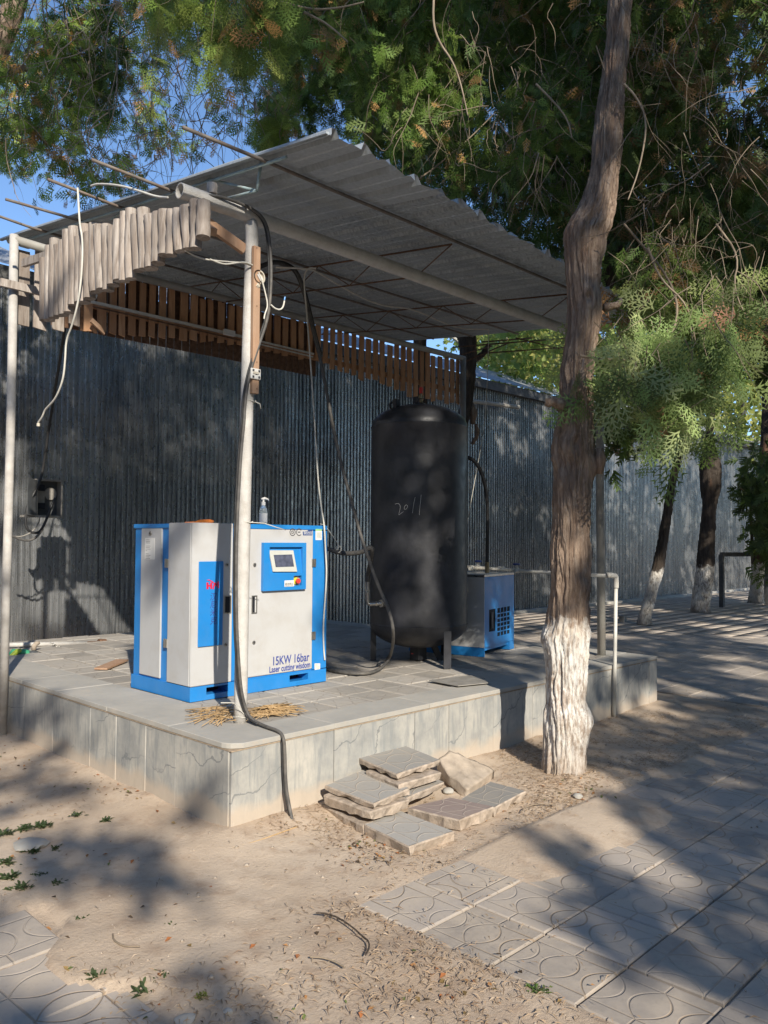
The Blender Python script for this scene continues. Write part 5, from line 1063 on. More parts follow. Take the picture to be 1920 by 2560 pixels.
# conifers growing between the canopy and the shed
bq = lambda px, py, y: W(px, py, y=y)
ca = thing('conifer_tree', 'dark conifer behind the canopy whose trunk shows left of the tank top', 'tree', (5.8, 5.0, 0))
def vt(par, pts, rad, mat, seed, **k): trunk('trunk', list(zip(pts, rad)), mat, par, 36, .04, .02, seed, fl=1.2)
p1 = bq(1050, 870, 5.0); vt(ca, [(p1[0], 5.0, -.1), (p1[0], 5.0, 2), p1, p1+np.array([.0, .1, 2.]), p1+np.array([.3, .2, 5])], [.18, .15, .12, .12, .08], 'bark_dark', 51)
cb = thing('conifer_tree', 'dark forked conifer behind the right end of the wooden slats', 'tree', (6.6, 4.3, 0))
p2 = bq(1178, 1000, 4.3); p3 = bq(1172, 870, 4.4); p4 = bq(1160, 820, 4.5)
q1_ = bq(1100, 1450, 4.2); q2_ = bq(1135, 1150, 4.25); vt(cb, [(q1_[0], 4.2, -.1), q1_, q2_, bq(1168, 1000, 4.3), p3, p4, p4+np.array([-.15, .1, 3]), p4+np.array([0, .1, 6])], [.14, .12, .11, .11, .16, .18, .14, .08], 'bark_dark', 57)
MB().tube(chaikin([bq(1180, 900, 4.35), bq(1205, 890, 4.3), bq(1222, 862, 4.25)], 2), [.07, .06, .055, .05, .05, .045, .045, .04, .04, .04][:len(chaikin([bq(1180, 900, 4.35), bq(1205, 890, 4.3), bq(1222, 862, 4.25)], 2))], 10, jit=.2).build('branch', M['bark_dark'], cb, True)
MB().tube([bq(1172, 1000, 4.3), bq(1184, 1030, 4.2), bq(1182, 1060, 4.2)], [.05, .06, .03], 10, jit=.3).build('branch_stub', M['bark_main'], cb, True)
MB().tube(chaikin([bq(1180, 1110, 4.3), bq(1195, 1085, 4.2), bq(1190, 1060, 4.2)], 1), .03, 8, jit=.3).build('branch_stub', M['bark_main'], cb, True)
cc2 = thing('conifer_tree', 'dark leaning conifer trunk just behind the big juniper, above the roof end', 'tree', (9.5, 3.2, 0))
pp = [W(1432, 1520, d=11.), W(1440, 1000, d=10.6), W(1475, 800, d=10.4), W(1522, 690, d=10.3), W(1545, 600, d=10.2), W(1560, 450, d=10.2), W(1580, 200, d=10.2), W(1590, -200, d=10.2)]; pp[0][2] = 0
vt(cc2, pp, [.12, .11, .12, .13, .13, .11, .1, .07], 'bark_dark', 61)
cl = thing('conifer_tree', 'open conifer hanging its branches into the sky at the upper left', 'tree', W(-330, 1600, z=0))
b0 = W(-330, 1600, z=0); trunk('trunk', [(b0, .17), (b0+np.array([0.1, 0, 2.5]), .14), (W(-120, 420, d=7.6), .13), (W(20, 60, d=7.2), .11), (W(60, -60, d=7.1), .10), (W(200, -500, d=7.2), .07)], 'bark_main', cl, 48, .03, .015, 66)
MB().tube([W(-200, 190, d=7.6), W(0, 180, d=7.3), W(75, 170, d=7.2)], [.05, .04, .026], 10, jit=.2).build('branch', M['bark_main'], cl, True)

# ------------------------------------------------------------------ fronds
def frond(nside, sub, w=.035):
    V = []; T = []
    def leaf_(p, a, l, w_): 
        d = np.array([math.cos(a), math.sin(a)]); s = np.array([-d[1], d[0]])*w_; q = len(V)
        V.extend([(*(p-s*.6), 0), (*(p+s*.6), 0), (*(p+d*l*.6+s), .0), (*(p+d*l), -.04*l), (*(p+d*l*.6-s), 0)]); T.extend([(q, q+4, q+2), (q, q+2, q+1), (q+4, q+3, q+2)])
    def tri(p, a, l, w_):
        d = np.array([math.cos(a), math.sin(a)]); s = np.array([-d[1], d[0]])*w_; q = len(V); V.extend([(*(p-s), 0), (*(p+d*l), -.05*l), (*(p+s), 0)]); T.append((q, q+1, q+2))
    tri(np.array([0, 0.]), 0, 1., w*.5); r_ = random.Random(4)
    for i in range(nside):
        for sgn in (-1, 1):
            t = (i+.5+.25*sgn)/nside; p = np.array([t*.92, 0.]); l = (.56*(1-t)**.8+.12)*r_.uniform(.8, 1.15); a = sgn*(.85-.25*t)
            tri(p, a, l, w)
            if sub:
                for m in range(sub):
                    u = (m+.6)/(sub+.4); q = p+np.array([math.cos(a), math.sin(a)])*l*u; ll = l*.42*(1-u*.5)
                    tri(q, a+.75, ll, w*.8); tri(q, a-.75, ll, w*.8)
    return np.array(V), np.array(T)
FN = frond(6, 3, .022); FB = frond(5, 3, .026); FM = frond(5, 1, .042); FL = frond(4, 0, .085)
def place(tmpl, P, A, N_, S):
    V, T = tmpl; A = A/np.linalg.norm(A, axis=1, keepdims=True); B = np.cross(N_, A); B /= np.linalg.norm(B, axis=1, keepdims=True)+1e-9; Nn = np.cross(A, B)
    out = P[:, None]+(A[:, None]*V[None, :, 0:1]+B[:, None]*V[None, :, 1:2]+Nn[:, None]*(V[None, :, 2:3]-.18*V[None, :, 0:1]**2))*S[:, None, None]
    n = len(P); return out.reshape(-1, 3), (np.arange(n)[:, None, None]*len(V)+T[None]).reshape(-1, 3)
PAL = np.array([(.055, .095, .022), (.075, .12, .03), (.10, .145, .04), (.045, .075, .025), (.14, .18, .06), (.24, .14, .07)]); PW = np.array([.26, .28, .16, .16, .08, .06])
def crown(name, parent, tmpl, centers, per, spread, size, seed, droop=.6, pw=PW, mul=(1.5, 1.5, 1.4), spine=True, twigmat='twig', twr=.004, face=0):  # mul lifts the tint of crowns meant to look sunlit
    g = np.random.default_rng(seed); C = np.asarray(centers, float); n = len(C)
    dirs = g.normal(0, 1, (n, 3)); dirs[:, 2] = -np.abs(dirs[:, 2])*.5-droop; dirs /= np.linalg.norm(dirs, axis=1, keepdims=True)
    t = g.uniform(-.5, .5, (n, per)); L = spread*g.uniform(.7, 1.4, (n, 1)); P = C[:, None]+dirs[:, None]*(t*L*2.2)[..., None]+g.normal(0, spread*.28, (n, per, 3))
    P = P.reshape(-1, 3); m = len(P); D = np.repeat(dirs, per, 0)
    A = D*.6+g.normal(0, .75, (m, 3)); A[:, 2] -= droop*.5; N_ = g.normal(0, 1, (m, 3)); N_[:, 2] *= .4
    if face: tc_ = CAM-P; tc_ /= np.linalg.norm(tc_, axis=1, keepdims=True); N_ = N_*(1-face)+tc_*face*1.5
    S = size*g.uniform(.6, 1.35, m); V, T = place(tmpl, P, A, N_, S)
    cb_ = g.choice(len(PAL), n, p=pw/pw.sum()); ci = np.where(g.random((n, per)) < .6, cb_[:, None], g.choice(len(PAL), (n, per), p=pw/pw.sum())).reshape(-1)
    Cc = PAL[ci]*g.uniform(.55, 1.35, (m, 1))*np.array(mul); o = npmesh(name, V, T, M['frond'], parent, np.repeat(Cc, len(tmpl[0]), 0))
    if spine:
        V = []; T = []; k4 = 4
        for i in range(n):
            a = C[i]-dirs[i]*L[i, 0]*1.3-np.array([0, 0, -.1]); b = C[i]+dirs[i]*L[i, 0]*1.1; mdl = (a+b)/2+g.normal(0, spread*.25, 3); pts = [a, a*.5+mdl*.5+g.normal(0, .02, 3), mdl, mdl*.5+b*.5+g.normal(0, .03, 3), b]
            q = len(V)
            for j, p in enumerate(pts):
                r = twr*(1.3-j*.25)
                for s_ in ((r, 0, 0), (-r*.5, r*.8, 0), (-r*.5, -r*.8, 0)): V.append(p+np.array(s_))
            for j in range(4):
                for s_ in range(3): T.append((q+j*3+s_, q+j*3+(s_+1) % 3, q+(j+1)*3+(s_+1) % 3, q+(j+1)*3+s_))
        tag(npmesh('twigs', np.array(V), np.array(T), M[twigmat], parent, smooth=True), kind='stuff')
    return o
def sample(poly, d0, d1, n, seed, thr=0, fs=1.3, oc=3):
    """random points inside the volume seen through an outline between two distances, thinned into clumps"""
    g = np.random.default_rng(seed); poly = np.array(poly, float); lo = poly.min(0); hi = poly.max(0); out = []
    while len(out) < n:
        q = g.uniform(lo, hi, (n*3, 2)); q = q[inpoly(q[:, 0], q[:, 1], poly)]; d = g.uniform(d0, d1, len(q))
        P = CAM+(F2[None]+RX[None]*((q[:, :1]-960)/f_)+UY[None]*((1280-q[:, 1:])/f_))*d[:, None]
        if thr: P = P[fbm(P*fs+seed, oc, 77) > thr]
        out += list(P)
    return np.array(out[:n])
# upper left, open, sky showing through; tint raised for a sunlit look
UL = [(-150, -350), (720, -350), (700, 120), (660, 330), (560, 420), (470, 400), (330, 470), (250, 505), (205, 480), (150, 440), (60, 440), (-150, 380)]
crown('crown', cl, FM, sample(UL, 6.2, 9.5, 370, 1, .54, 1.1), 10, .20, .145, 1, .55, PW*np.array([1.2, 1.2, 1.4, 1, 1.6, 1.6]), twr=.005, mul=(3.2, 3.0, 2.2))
crown('crown', cl, FM, sample([(-100, -300), (560, -300), (420, 330), (-100, 300)], 7, 9.5, 90, 14, .54, 1.2), 12, .20, .15, 15, .55, twr=.006)
crown('crown', cl, FN, sample([(360, -60), (780, -60), (720, 90), (640, 150), (500, 130), (470, 190), (400, 120)], 4.6, 6.0, 60, 2, 0), 8, .15, .19, 3, 1.1, PW*np.array([.5, 1.5, 3, .3, 3, 1.0]), mul=(2.8, 2.5, 1.9))  # top sprays, sunlit brightness put into the tint
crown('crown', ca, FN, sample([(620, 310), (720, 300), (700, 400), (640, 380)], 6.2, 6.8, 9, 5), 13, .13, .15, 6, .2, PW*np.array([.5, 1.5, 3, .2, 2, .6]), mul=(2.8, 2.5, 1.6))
# dense dark mass above the roof
UC = [(640, -350), (1420, -350), (1500, 620), (1440, 740), (1290, 640), (1160, 540), (1000, 440), (890, 350), (800, 320), (700, 380), (640, 330), (690, 150)]
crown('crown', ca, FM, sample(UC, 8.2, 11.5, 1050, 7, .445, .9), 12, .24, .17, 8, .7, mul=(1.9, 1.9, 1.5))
crown('crown', cb, FL, sample([(760, -350), (1480, -350), (1540, 560), (1400, 520), (1180, 400), (820, 280)], 10.5, 14, 760, 9, .42, .8), 13, .30, .24, 10, .7)
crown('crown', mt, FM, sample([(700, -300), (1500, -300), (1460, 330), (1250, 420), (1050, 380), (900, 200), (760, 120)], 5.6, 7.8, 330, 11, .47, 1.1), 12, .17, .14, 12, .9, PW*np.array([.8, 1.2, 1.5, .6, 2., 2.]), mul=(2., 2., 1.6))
# right side
UR = [(1480, -350), (2100, -350), (2100, 960), (1960, 930), (1820, 880), (1700, 840), (1600, 770), (1560, 640)]
crown('crown', mt, FM, sample(UR, 5.6, 8.6, 760, 16, .45, 1.0), 12, .19, .15, 17, .9, PW*np.array([1, 1, 1, 1, 1.2, 2.6]))
crown('crown', cc2, FL, sample([(1460, -350), (2150, -350), (2150, 850), (1900, 840), (1640, 780), (1540, 640)], 9.5, 13, 620, 18, .42, .8), 12, .30, .24, 19, .7)
# hanging bough in front, frond tint raised to look sunlit
HB = [(1440, 875), (1480, 855), (1560, 850), (1640, 790), (1720, 740), (1800, 790), (1880, 870), (1790, 950), (1780, 1060), (1740, 1110), (1690, 1110), (1650, 1040), (1560, 1030), (1510, 1065), (1490, 1030), (1485, 950), (1450, 915)]
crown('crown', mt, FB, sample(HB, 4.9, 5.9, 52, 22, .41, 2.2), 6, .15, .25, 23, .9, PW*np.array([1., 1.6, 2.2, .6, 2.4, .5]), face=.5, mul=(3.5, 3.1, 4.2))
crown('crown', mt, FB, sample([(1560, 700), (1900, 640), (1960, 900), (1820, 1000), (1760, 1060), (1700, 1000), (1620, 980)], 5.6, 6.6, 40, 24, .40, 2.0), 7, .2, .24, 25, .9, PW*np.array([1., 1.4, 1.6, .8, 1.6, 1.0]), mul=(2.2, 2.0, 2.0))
MB().tube(chaikin([W(1560, 560, d=5.4), W(1680, 700, d=5.5), W(1700, 800, d=5.4), W(1640, 900, d=5.3), W(1520, 900, d=5.2), W(1450, 890, d=5.1)], 2), .009, 6).build('branch', M['twig'], mt, True)
ov = np.random.default_rng(66); C = ov.uniform((2.6, -4.2, 5.6), (9., 2.2, 9.5), (900, 3)); C = C[(fbm(C*.6, 3, 12) > .43) & (pix(C)[1] < -150)]  # overhead foliage out of view, added to deepen the shade below
crown('crown', mt, FL, C, 12, .32, .26, 67, .5, twr=.006)
ov = np.random.default_rng(68); C = ov.uniform((9, -4, 5.0), (24., 6, 9.0), (900, 3)); C = C[(fbm(C*.5, 3, 12) > .42)]; q_ = pix(C); C = C[(q_[1] < -100) | (q_[0] > 2000) | ((q_[0] > 1650) & (q_[1] < 500))]  # more unseen foliage added over the right paving to darken its shade
crown('crown', w2, FL, C, 12, .4, .34, 69, .5, twr=.008)
crown('crown', w1, FL, sample([(1480, 1040), (1700, 1020), (1740, 1090), (1600, 1110), (1520, 1110), (1470, 1130)], 12, 14, 30, 26), 14, .3, .25, 27, .5, PW*np.array([1.5, .8, .3, 3, .1, .3]))
crown('crown', w3, FL, sample([(1905, 1110), (2050, 1090), (2050, 1420), (1905, 1400), (1885, 1200)], 17, 20, 90, 28), 14, .45, .35, 29, .5, PW*np.array([1.5, .8, .3, 3, .1, .1]))
sb_ = thing('small_conifer', 'small dark bushy conifer tip in front of the shed at the far right', 'shrub', W(1868, 1500, z=0)); trunk('trunk', [(W(1885, 1500, z=0), .05), (W(1878, 1300, d=20), .04), (W(1870, 1180, d=20), .02)], 'bark_dark', sb_, 12, .1, .005, 5)
crown('crown', sb_, FL, sample([(1866, 1175), (1878, 1175), (1900, 1230), (1905, 1255), (1850, 1258), (1848, 1225)], 19.6, 20.2, 22, 30), 12, .2, .2, 31, .1, PW*np.array([1.5, .8, .3, 3, .1, .1]), spine=False)
# bare pale twigs hanging in the crowns
g = random.Random(77)
def twigs(par, poly, d0, d1, n, seed, rmin=.002, rmax=.006, L=.5):
    P = sample(poly, d0, d1, n, seed); mb = MB()
    for p in P:
        k = g.randint(5, 8); pts = [np.array(p)]; dr = np.array([g.gauss(0, .7), g.gauss(0, .7), -g.uniform(.3, 1.2)])
        for _ in range(k): dr = dr*.9+np.array([g.gauss(0, .3), g.gauss(0, .3), g.gauss(-.12, .3)]); pts.append(pts[-1]+dr/np.linalg.norm(dr)*L/k*g.uniform(.7, 1.3))
        r0 = g.uniform(rmin, rmax); mb.tube(chaikin(pts, 1), [r0*(1-.75*i/(2*k)) for i in range(len(chaikin(pts, 1)))], 4, cap=False)
        if g.random() < .5: q = pts[k//2]; dr = dr+np.array([g.gauss(0, .6), g.gauss(0, .6), g.gauss(0, .5)]); mb.tube([q, q+dr/np.linalg.norm(dr)*L*.2, q+dr/np.linalg.norm(dr)*L*.35+np.array([g.gauss(0, .03), g.gauss(0, .03), -.03])], r0*.5, 3, cap=False)
    tag(mb.build('twigs', M['twig'], par, True), kind='stuff')
twigs(mt, [(1450, -50), (1920, -50), (1920, 850), (1600, 720), (1560, 400)], 4.9, 6.6, 190, 41, .0015, .0045, .6)
twigs(mt, [(860, -50), (1500, -50), (1480, 500), (1180, 500), (950, 330)], 5.4, 7.2, 150, 42, .002, .005, .55)
twigs(cl, [(0, -50), (700, -50), (620, 380), (300, 420), (0, 350)], 6.2, 8.5, 330, 43, .002, .006, .6)
mb = MB()
for pts, d in (([(1085, -20), (1082, 60), (1100, 110), (1130, 150), (1150, 200), (1170, 290)], 5.2), ([(1000, 470), (1060, 440), (1110, 400), (1170, 350), (1240, 280)], 6.5), ([(1240, 290), (1260, 330), (1290, 350), (1340, 310)], 6.0), ([(760, 30), (820, 60), (870, 105)], 5.0), ([(700, 5), (780, 25), (850, 20), (910, 5)], 5.0), ([(1340, 210), (1390, 260), (1420, 300), (1430, 345)], 5.6), ([(1620, 620), (1650, 700), (1720, 760), (1740, 860)], 5.2), ([(1790, 560), (1850, 640), (1830, 720), (1880, 820)], 5.3), ([(1560, 210), (1590, 240), (1620, 300), (1600, 420), (1570, 500)], 5.3)):
    P = chaikin([W(a, b, d=d) for a, b in pts], 2); MB().tube(P, [.009*(1-.6*i/len(P)) for i in range(len(P))], 6).build('branch', M['twig'], mt, True)

# ------------------------------------------------------------------ broad-leaved trees far behind the shed
def broad(name, label, base, polys, d0, d1, n, seed, pal, sz=.13):
    t = thing(name, label, 'tree', base); g = np.random.default_rng(seed); b = np.array(base, float)
    for poly, nn in polys:
        C = sample(poly, d0, d1, nn, seed, .42, .45); per = n
        P = (C[:, None]+g.normal(0, .42, (len(C), per, 3))).reshape(-1, 3); m = len(P); A = g.normal(0, 1, (m, 3)); B = g.normal(0, 1, (m, 3)); A /= np.linalg.norm(A, axis=1, keepdims=True); B = np.cross(A, B); B /= np.linalg.norm(B, axis=1, keepdims=True)
        s = sz*g.uniform(.5, 1.1, (m, 1)); V = np.stack([P-A*s, P+B*s*.75, P+A*s*.6, P+A*s*1.05-B*s*.1, P-B*s*.75], 1).reshape(-1, 3); T = (np.arange(m)[:, None, None]*5+np.array([(0, 1, 4), (1, 2, 4), (1, 3, 2)])[None]).reshape(-1, 3)
        ci = g.integers(0, len(pal), len(C)); Cc = np.repeat(np.array(pal)[ci], per, 0)*g.uniform(.7, 1.3, (m, 1)); npmesh('crown', V, T, M['broad'], t, np.repeat(Cc, 5, 0))
    trunk('trunk', [(b, .3), (b+np.array([0, 0, 4.]), .24), (b+np.array([.6, .3, 8.]), .16), (b+np.array([.8, .5, 12.]), .08)], 'bark_dark', t, 20, .15, .02, seed)
    for k in range(9): a = k*.9; z = 3.5+k*.7; MB().tube([b+np.array([0.1*k*.3, 0, z]), b+np.array([math.cos(a)*1.4, math.sin(a)*1.4, z+1.2]), b+np.array([math.cos(a)*2.8, math.sin(a)*2.8, z+2.0])], [.09, .05, .02], 6).build('branch', M['coping'], t, True)
    return t
yg = [(.46, .48, .13), (.38, .44, .12), (.52, .50, .16), (.24, .32, .08)]; gg = [(.22, .34, .09), (.28, .40, .11), (.18, .28, .08), (.34, .42, .14)]
b1 = W(1270, 1480, d=22); b1[2] = 0
broad('broadleaf_tree', 'bright green broadleaf tree behind the shed, seen under the right end of the roof', b1, [([(1130, 780), (1420, 780), (1430, 990), (1330, 960), (1200, 940)], 210)], 19, 24, 24, 3, gg+yg, .12)
b2 = W(1860, 1480, d=33); b2[2] = 0
broad('broadleaf_tree', 'yellow green broadleaf tree rising behind the far end of the shed', b2, [([(1640, 560), (2050, 560), (2050, 1100), (1880, 1110), (1760, 1090), (1640, 1050)], 330)], 27, 32, 26, 4, yg, .18)
b3 = W(1530, 1480, d=30); b3[2] = 0
broad('broadleaf_tree', 'pale green broadleaf tree behind the shed just right of the big trunk', b3, [([(1480, 560), (1680, 560), (1680, 1060), (1490, 1040)], 170)], 26, 30, 26, 5, gg+yg, .17)
# ------------------------------------------------------------------ unseen tall conifers behind the viewer; crown clumps placed to throw the dappled shade
S1 = np.array([QD[1], -QD[0], 0]); S2 = np.array([QD[0]*math.sin(SUN_EL), QD[1]*math.sin(SUN_EL), math.cos(SUN_EL)])
CS = .15; sg = np.arange(-6, 15, CS); tg = np.arange(-4.9, 8.6, CS); SS, TT = np.meshgrid(sg, tg, indexing='ij')
val = np.where(SS > 2.0, .84, .6); val = np.where(TT > 2.6, .45, val)
def st(poly, **k): P = np.array([W(a, b, **k) for a, b in poly]); return np.stack([P@S1, P@S2], -1)
def cover(v, poly, **k):
    m = inpoly(SS, TT, st(poly, **k)); val[m] = v
def ell(cx, cy, rx, ry): return [(cx+rx*math.cos(a), cy+ry*math.sin(a)) for a in np.linspace(0, 6.28, 11)[:-1]]
SPEC = [
 (.97, [(1468, 1940), (1657, 2003), (1787, 2050), (1990, 2100), (1990, 1750), (1640, 1765), (1480, 1820)], dict(z=0)),
 (.7, [(1300, 1525), (1990, 1465), (1990, 1760), (1650, 1740), (1500, 1640)], dict(z=0)),
 (.78, [(1180, 1690), (1258, 1714), (1640, 1641), (1300, 1600), (1120, 1610)], dict(z=H)),
 (0, [(-150, 1790), (12, 1840), (575, 2095), (1258, 1890), (1330, 1865), (1400, 1950), (1468, 1935), (1590, 1990), (1500, 2040), (1660, 2130), (1790, 2200), (1700, 2250), (1560, 2180), (1461, 2125), (1380, 2090), (1269, 2040), (1320, 2111), (1371, 2181), (1403, 2245), (1435, 2347), (1499, 2411), (1793, 2560), (1793, 2800), (-150, 2800)], dict(z=0)),
 (0, [(578, 1850), (1250, 1705), (1440, 1665), (1440, 1840), (1258, 1895), (575, 2095)], dict(y=0)),
 (0, [(578, 1850), (12, 1680), (12, 1845), (575, 2095)], dict(x=0)),
 (0, [(12, 1590), (333, 1570), (336, 1720), (478, 1750), (807, 1695), (930, 1650), (1180, 1690), (1258, 1716), (578, 1864), (12, 1690)], dict(z=H)),
 (0, [(470, 1290), (815, 1300), (815, 1710), (470, 1765)], dict(y=1.12)), (.12, [(330, 1300), (480, 1295), (480, 1765), (330, 1730)], dict(x=.452)),
 (.4, [(370, 1400), (420, 1400), (360, 1560), (345, 1560)], dict(x=.452)),
 (0, [(580, 500), (668, 500), (650, 1810), (585, 1810)], dict(y=.41)),
 (0, [(515, 470), (230, 550), (200, 760), (300, 720), (515, 600)], dict(x=-.095)), (.5, [(230, 550), (105, 590), (105, 800), (200, 765)], dict(x=-.095)),
 (0, [(440, 440), (650, 520), (650, 600), (440, 520)], dict(y=.43)), (.9, [(670, 560), (1450, 830), (1450, 900), (670, 640)], dict(y=.43)),
 (.35, [(-10, 580), (50, 580), (40, 1000), (-10, 1000)], dict(y=2.9)), (0, [(-10, 1000), (40, 1000), (30, 1620), (-10, 1620)], dict(y=2.9)), (.9, [(-10, 1680), (30, 1680), (25, 1860), (-10, 1860)], dict(y=2.9)),
 (.6, [(1350, 600), (1550, 600), (1500, 1560), (1350, 1560)], dict(d=5.25)), (.97, [(1400, -100), (1620, -100), (1560, 640), (1400, 640)], dict(d=5.25)),
 (0, [(1340, 1555), (1448, 1555), (1448, 1950), (1340, 1950)], dict(d=5.25)), (0, [(1445, 1190), (1478, 1190), (1478, 1440), (1445, 1440)], dict(d=5.25)), (0, [(1450, 1560), (1470, 1560), (1475, 1780), (1450, 1780)], dict(d=5.25)),
 (.05, [(1410, 780), (1600, 800), (1780, 760), (1880, 860), (1780, 1150), (1500, 1120), (1400, 960)], dict(d=5.4)),
 (.1, [(360, -100), (780, -100), (720, 120), (480, 200), (380, 140)], dict(d=4.8)),
 (.1, [(610, 290), (730, 290), (710, 410), (620, 390)], dict(d=6.5)),
 (.5, [(1490, -60), (1960, -60), (1960, 170), (1560, 120)], dict(d=6.5)),
 (.12, [(-60, -100), (640, -100), (640, 400), (-60, 440)], dict(d=7.5)),
 (1, [(110, 850), (620, 900), (950, 980), (950, 1400), (620, 1400), (420, 1560), (250, 1380), (150, 1300), (60, 1180), (60, 950)], dict(y=6.78)),
 (.5, [(40, 1230), (170, 1230), (340, 1560), (340, 1610), (20, 1610), (20, 1400)], dict(y=6.8)),
 (1, [(900, 990), (1180, 990), (1180, 1630), (900, 1630)], dict(d=TD-.2)),
 (.8, [(1160, 1430), (1300, 1430), (1300, 1640), (1160, 1640)], dict(y=1.15)),
] + [(0, ell(e[0], e[1], e[2]*1.35, e[3]*1.25), dict(d=TD-.3)) for e in ((1078, 1075, 14, 34), (1070, 1120, 14, 24), (1140, 1110, 9, 26), (1050, 1165, 30, 14), (1082, 1262, 13, 18), (1070, 1345, 13, 18), (1012, 1345, 12, 22), (1045, 1385, 40, 14), (1035, 1430, 14, 22), (1050, 1480, 32, 34), (1085, 1512, 16, 12), (1030, 1540, 40, 20), (975, 1580, 36, 26), (1090, 1590, 16, 14), (1055, 1035, 12, 12))] + [
 (.8, [(25, 1781), (67, 1760), (139, 1739), (190, 1798), (181, 1861), (139, 1895), (76, 1895), (25, 1836)], dict(x=0)), (.85, [(576, 1914), (525, 1955), (450, 2030), (498, 2051), (576, 2010)], dict(x=0)),
 (.7, [(160, 2055), (236, 2022), (236, 2148), (219, 2211), (139, 2207), (105, 2127)], dict(z=0)), (.75, [(-60, 1860), (120, 1900), (250, 1980), (240, 2060), (60, 2040), (-60, 1980)], dict(z=0)),
 (.4, [(-60, 1990), (170, 1990), (330, 2050), (430, 2110), (420, 2230), (330, 2300), (200, 2300), (-60, 2300)], dict(z=0)), (.62, [(-60, 2300), (250, 2360), (420, 2400), (560, 2470), (620, 2600), (620, 2800), (-60, 2800)], dict(z=0)), (.8, [(447, 2195), (480, 2160), (512, 2146), (520, 2170), (480, 2230), (425, 2250)], dict(z=0)), (.95, [(-20, 2225), (60, 2270), (45, 2360), (70, 2380), (-20, 2420)], dict(z=0)),
 (.85, [(-20, 2440), (170, 2470), (290, 2505), (400, 2560), (400, 2780), (-20, 2780)], dict(z=0)), (.95, [(300, 2355), (360, 2370), (360, 2470), (312, 2470)], dict(z=0)), (1, [(428, 2436), (498, 2447), (475, 2472), (422, 2465)], dict(z=0)), (.9, [(195, 2120), (240, 2100), (240, 2205), (200, 2215)], dict(z=0)),
 (1, [(580, 2700), (595, 2565), (625, 2530), (683, 2524), (735, 2560), (760, 2700)], dict(z=0)),  # viewer's head shadow at the bottom, made by a crown clump
 (.98, [(1269, 2040), (1380, 2090), (1461, 2125), (1563, 2175), (1684, 2239), (1800, 2290), (1990, 2340), (1990, 2700), (1793, 2560), (1723, 2513), (1627, 2462), (1499, 2411), (1435, 2347), (1403, 2245), (1371, 2181), (1320, 2111)], dict(z=0)),
 (1, [(1494, 2028), (1560, 2060), (1657, 2115), (1800, 2180), (1990, 2240), (1990, 2285), (1780, 2215), (1640, 2140), (1530, 2078)], dict(z=0)),
]
for v, poly, k in SPEC: cover(v, poly, **k)
nz = fbm(np.stack([SS*1.5, TT*2.2, SS*0+3], -1), 4, 91); rk = nz.ravel().argsort().argsort().reshape(nz.shape)/nz.size
here = rk < val; here[val <= 0] = False; here[val >= 1] = True
g = np.random.default_rng(9); cs_, ct_ = SS[here], TT[here]; n = len(cs_)
trs = [-5.2, 5.3, 8.6, 12.0]; Q0 = np.array([-12.5, -11.6, -12.8, -12.0]); ti = np.abs(cs_[:, None]-np.array(trs)[None]-np.where(np.array(trs) < 0, 2.5, 0)).argmin(1)
per = 13
q = Q0[ti]*0-12+g.uniform(-.7, .7, n); z = (ct_-q*math.sin(SUN_EL))/math.cos(SUN_EL)
Cn = S1[None]*cs_[:, None]+np.stack([QD[0]*q, QD[1]*q, z], -1)
okz = z > .6; Cn = Cn[okz]; ti = ti[okz]; n = len(Cn)
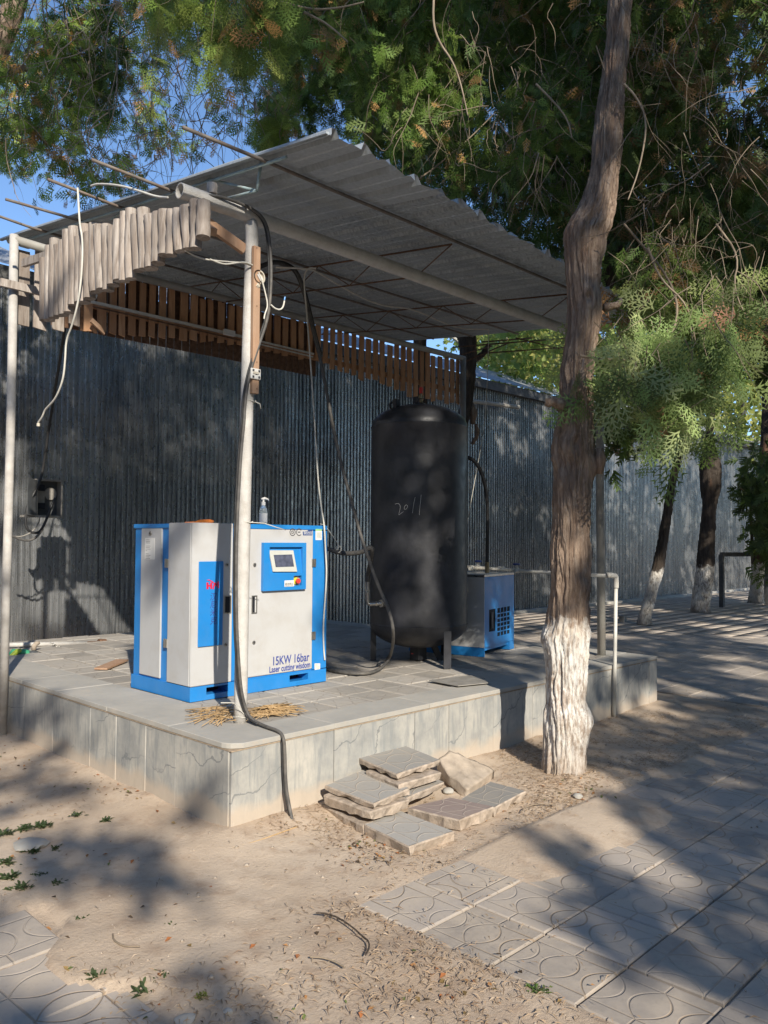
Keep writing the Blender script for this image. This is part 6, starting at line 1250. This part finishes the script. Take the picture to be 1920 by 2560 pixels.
for k, s0 in enumerate(trs):
    C = Cn[ti == k]
    if not len(C): continue
    b = S1*s0+np.array([QD[0]*-12, QD[1]*-12, 0]); 
    t = thing('shade_tree', ['tall conifer behind the viewer on the left whose crown shades the dirt', 'tall conifer behind the viewer whose crown shades the paving', 'tall conifer behind the viewer shading the far paving', 'tall conifer furthest right behind the viewer'][k], 'tree', b)
    m = len(C); P = (C[:, None]+g.normal(0, CS*.42, (m, per, 3))).reshape(-1, 3); mm = len(P)
    N_ = -LDIR[None]+g.normal(0, .5, (mm, 3)); A = g.normal(0, 1, (mm, 3)); A = A-N_*(A*N_).sum(1, keepdims=True)/(N_*N_).sum(1, keepdims=True); A /= np.linalg.norm(A, axis=1, keepdims=True); B = np.cross(N_, A); B /= np.linalg.norm(B, axis=1, keepdims=True)
    s = g.uniform(.03, .055, (mm, 1)); V = np.stack([P-A*s*1.5, P+B*s, P+A*s*1.5, P-B*s], 1).reshape(-1, 3); T = np.arange(mm*4).reshape(-1, 4)
    Cc = PAL[g.integers(0, 5, mm)]*g.uniform(.7, 1.3, (mm, 1)); npmesh('crown', V, T, M['frond'], t, np.repeat(Cc, 4, 0))
    trunk('trunk', [(b, .2), (b+np.array([0, 0, 3.]), .17), (b+np.array([.1, 0, 8.]), .12), (b+np.array([0, 0, 14.]), .04)], 'bark_main', t, 20, .2, .02, 90+k)

# thick unseen belts of foliage added behind and beside the viewer to dim skylight
def belt(s0, s1, q0, q1, top, n, seed, label):
    g = np.random.default_rng(seed); s = g.uniform(s0, s1, n); q = g.uniform(q0, q1, n); zt = top*(.72+.5*fbm(np.stack([s*.35, q*.35, s*0], -1), 3, seed)); z = .1+zt*g.random(n)**.8
    P = S1[None]*s[:, None]+np.stack([QD[0]*q, QD[1]*q, z], -1); A = g.normal(0, 1, (n, 3)); A /= np.linalg.norm(A, axis=1, keepdims=True); B = np.cross(A, g.normal(0, 1, (n, 3))); B /= np.linalg.norm(B, axis=1, keepdims=True)
    w = g.uniform(.12, .30, (n, 1)); V = np.stack([P-A*w*1.2, P+B*w*.6, P+A*w*1.2, P-B*w*.6], 1).reshape(-1, 3); C = PAL[g.integers(0, 5, n)]*g.uniform(.8, 1.3, (n, 1))
    tag(npmesh('tree_belt', V, np.arange(4*n).reshape(-1, 4), M['frond'], None, np.repeat(C, 4, 0)), label, 'trees', kind='stuff')
belt(-18, 28, -26, -21, 8, 22000, 301, 'belt of dense trees closing the yard behind the viewer')
belt(-15, -10.5, -20, 8, 9, 14000, 302, 'belt of dense trees closing the yard left of the viewer')
belt(17, 21, -20, 0, 9, 12000, 303, 'belt of dense trees closing the yard right of the viewer')
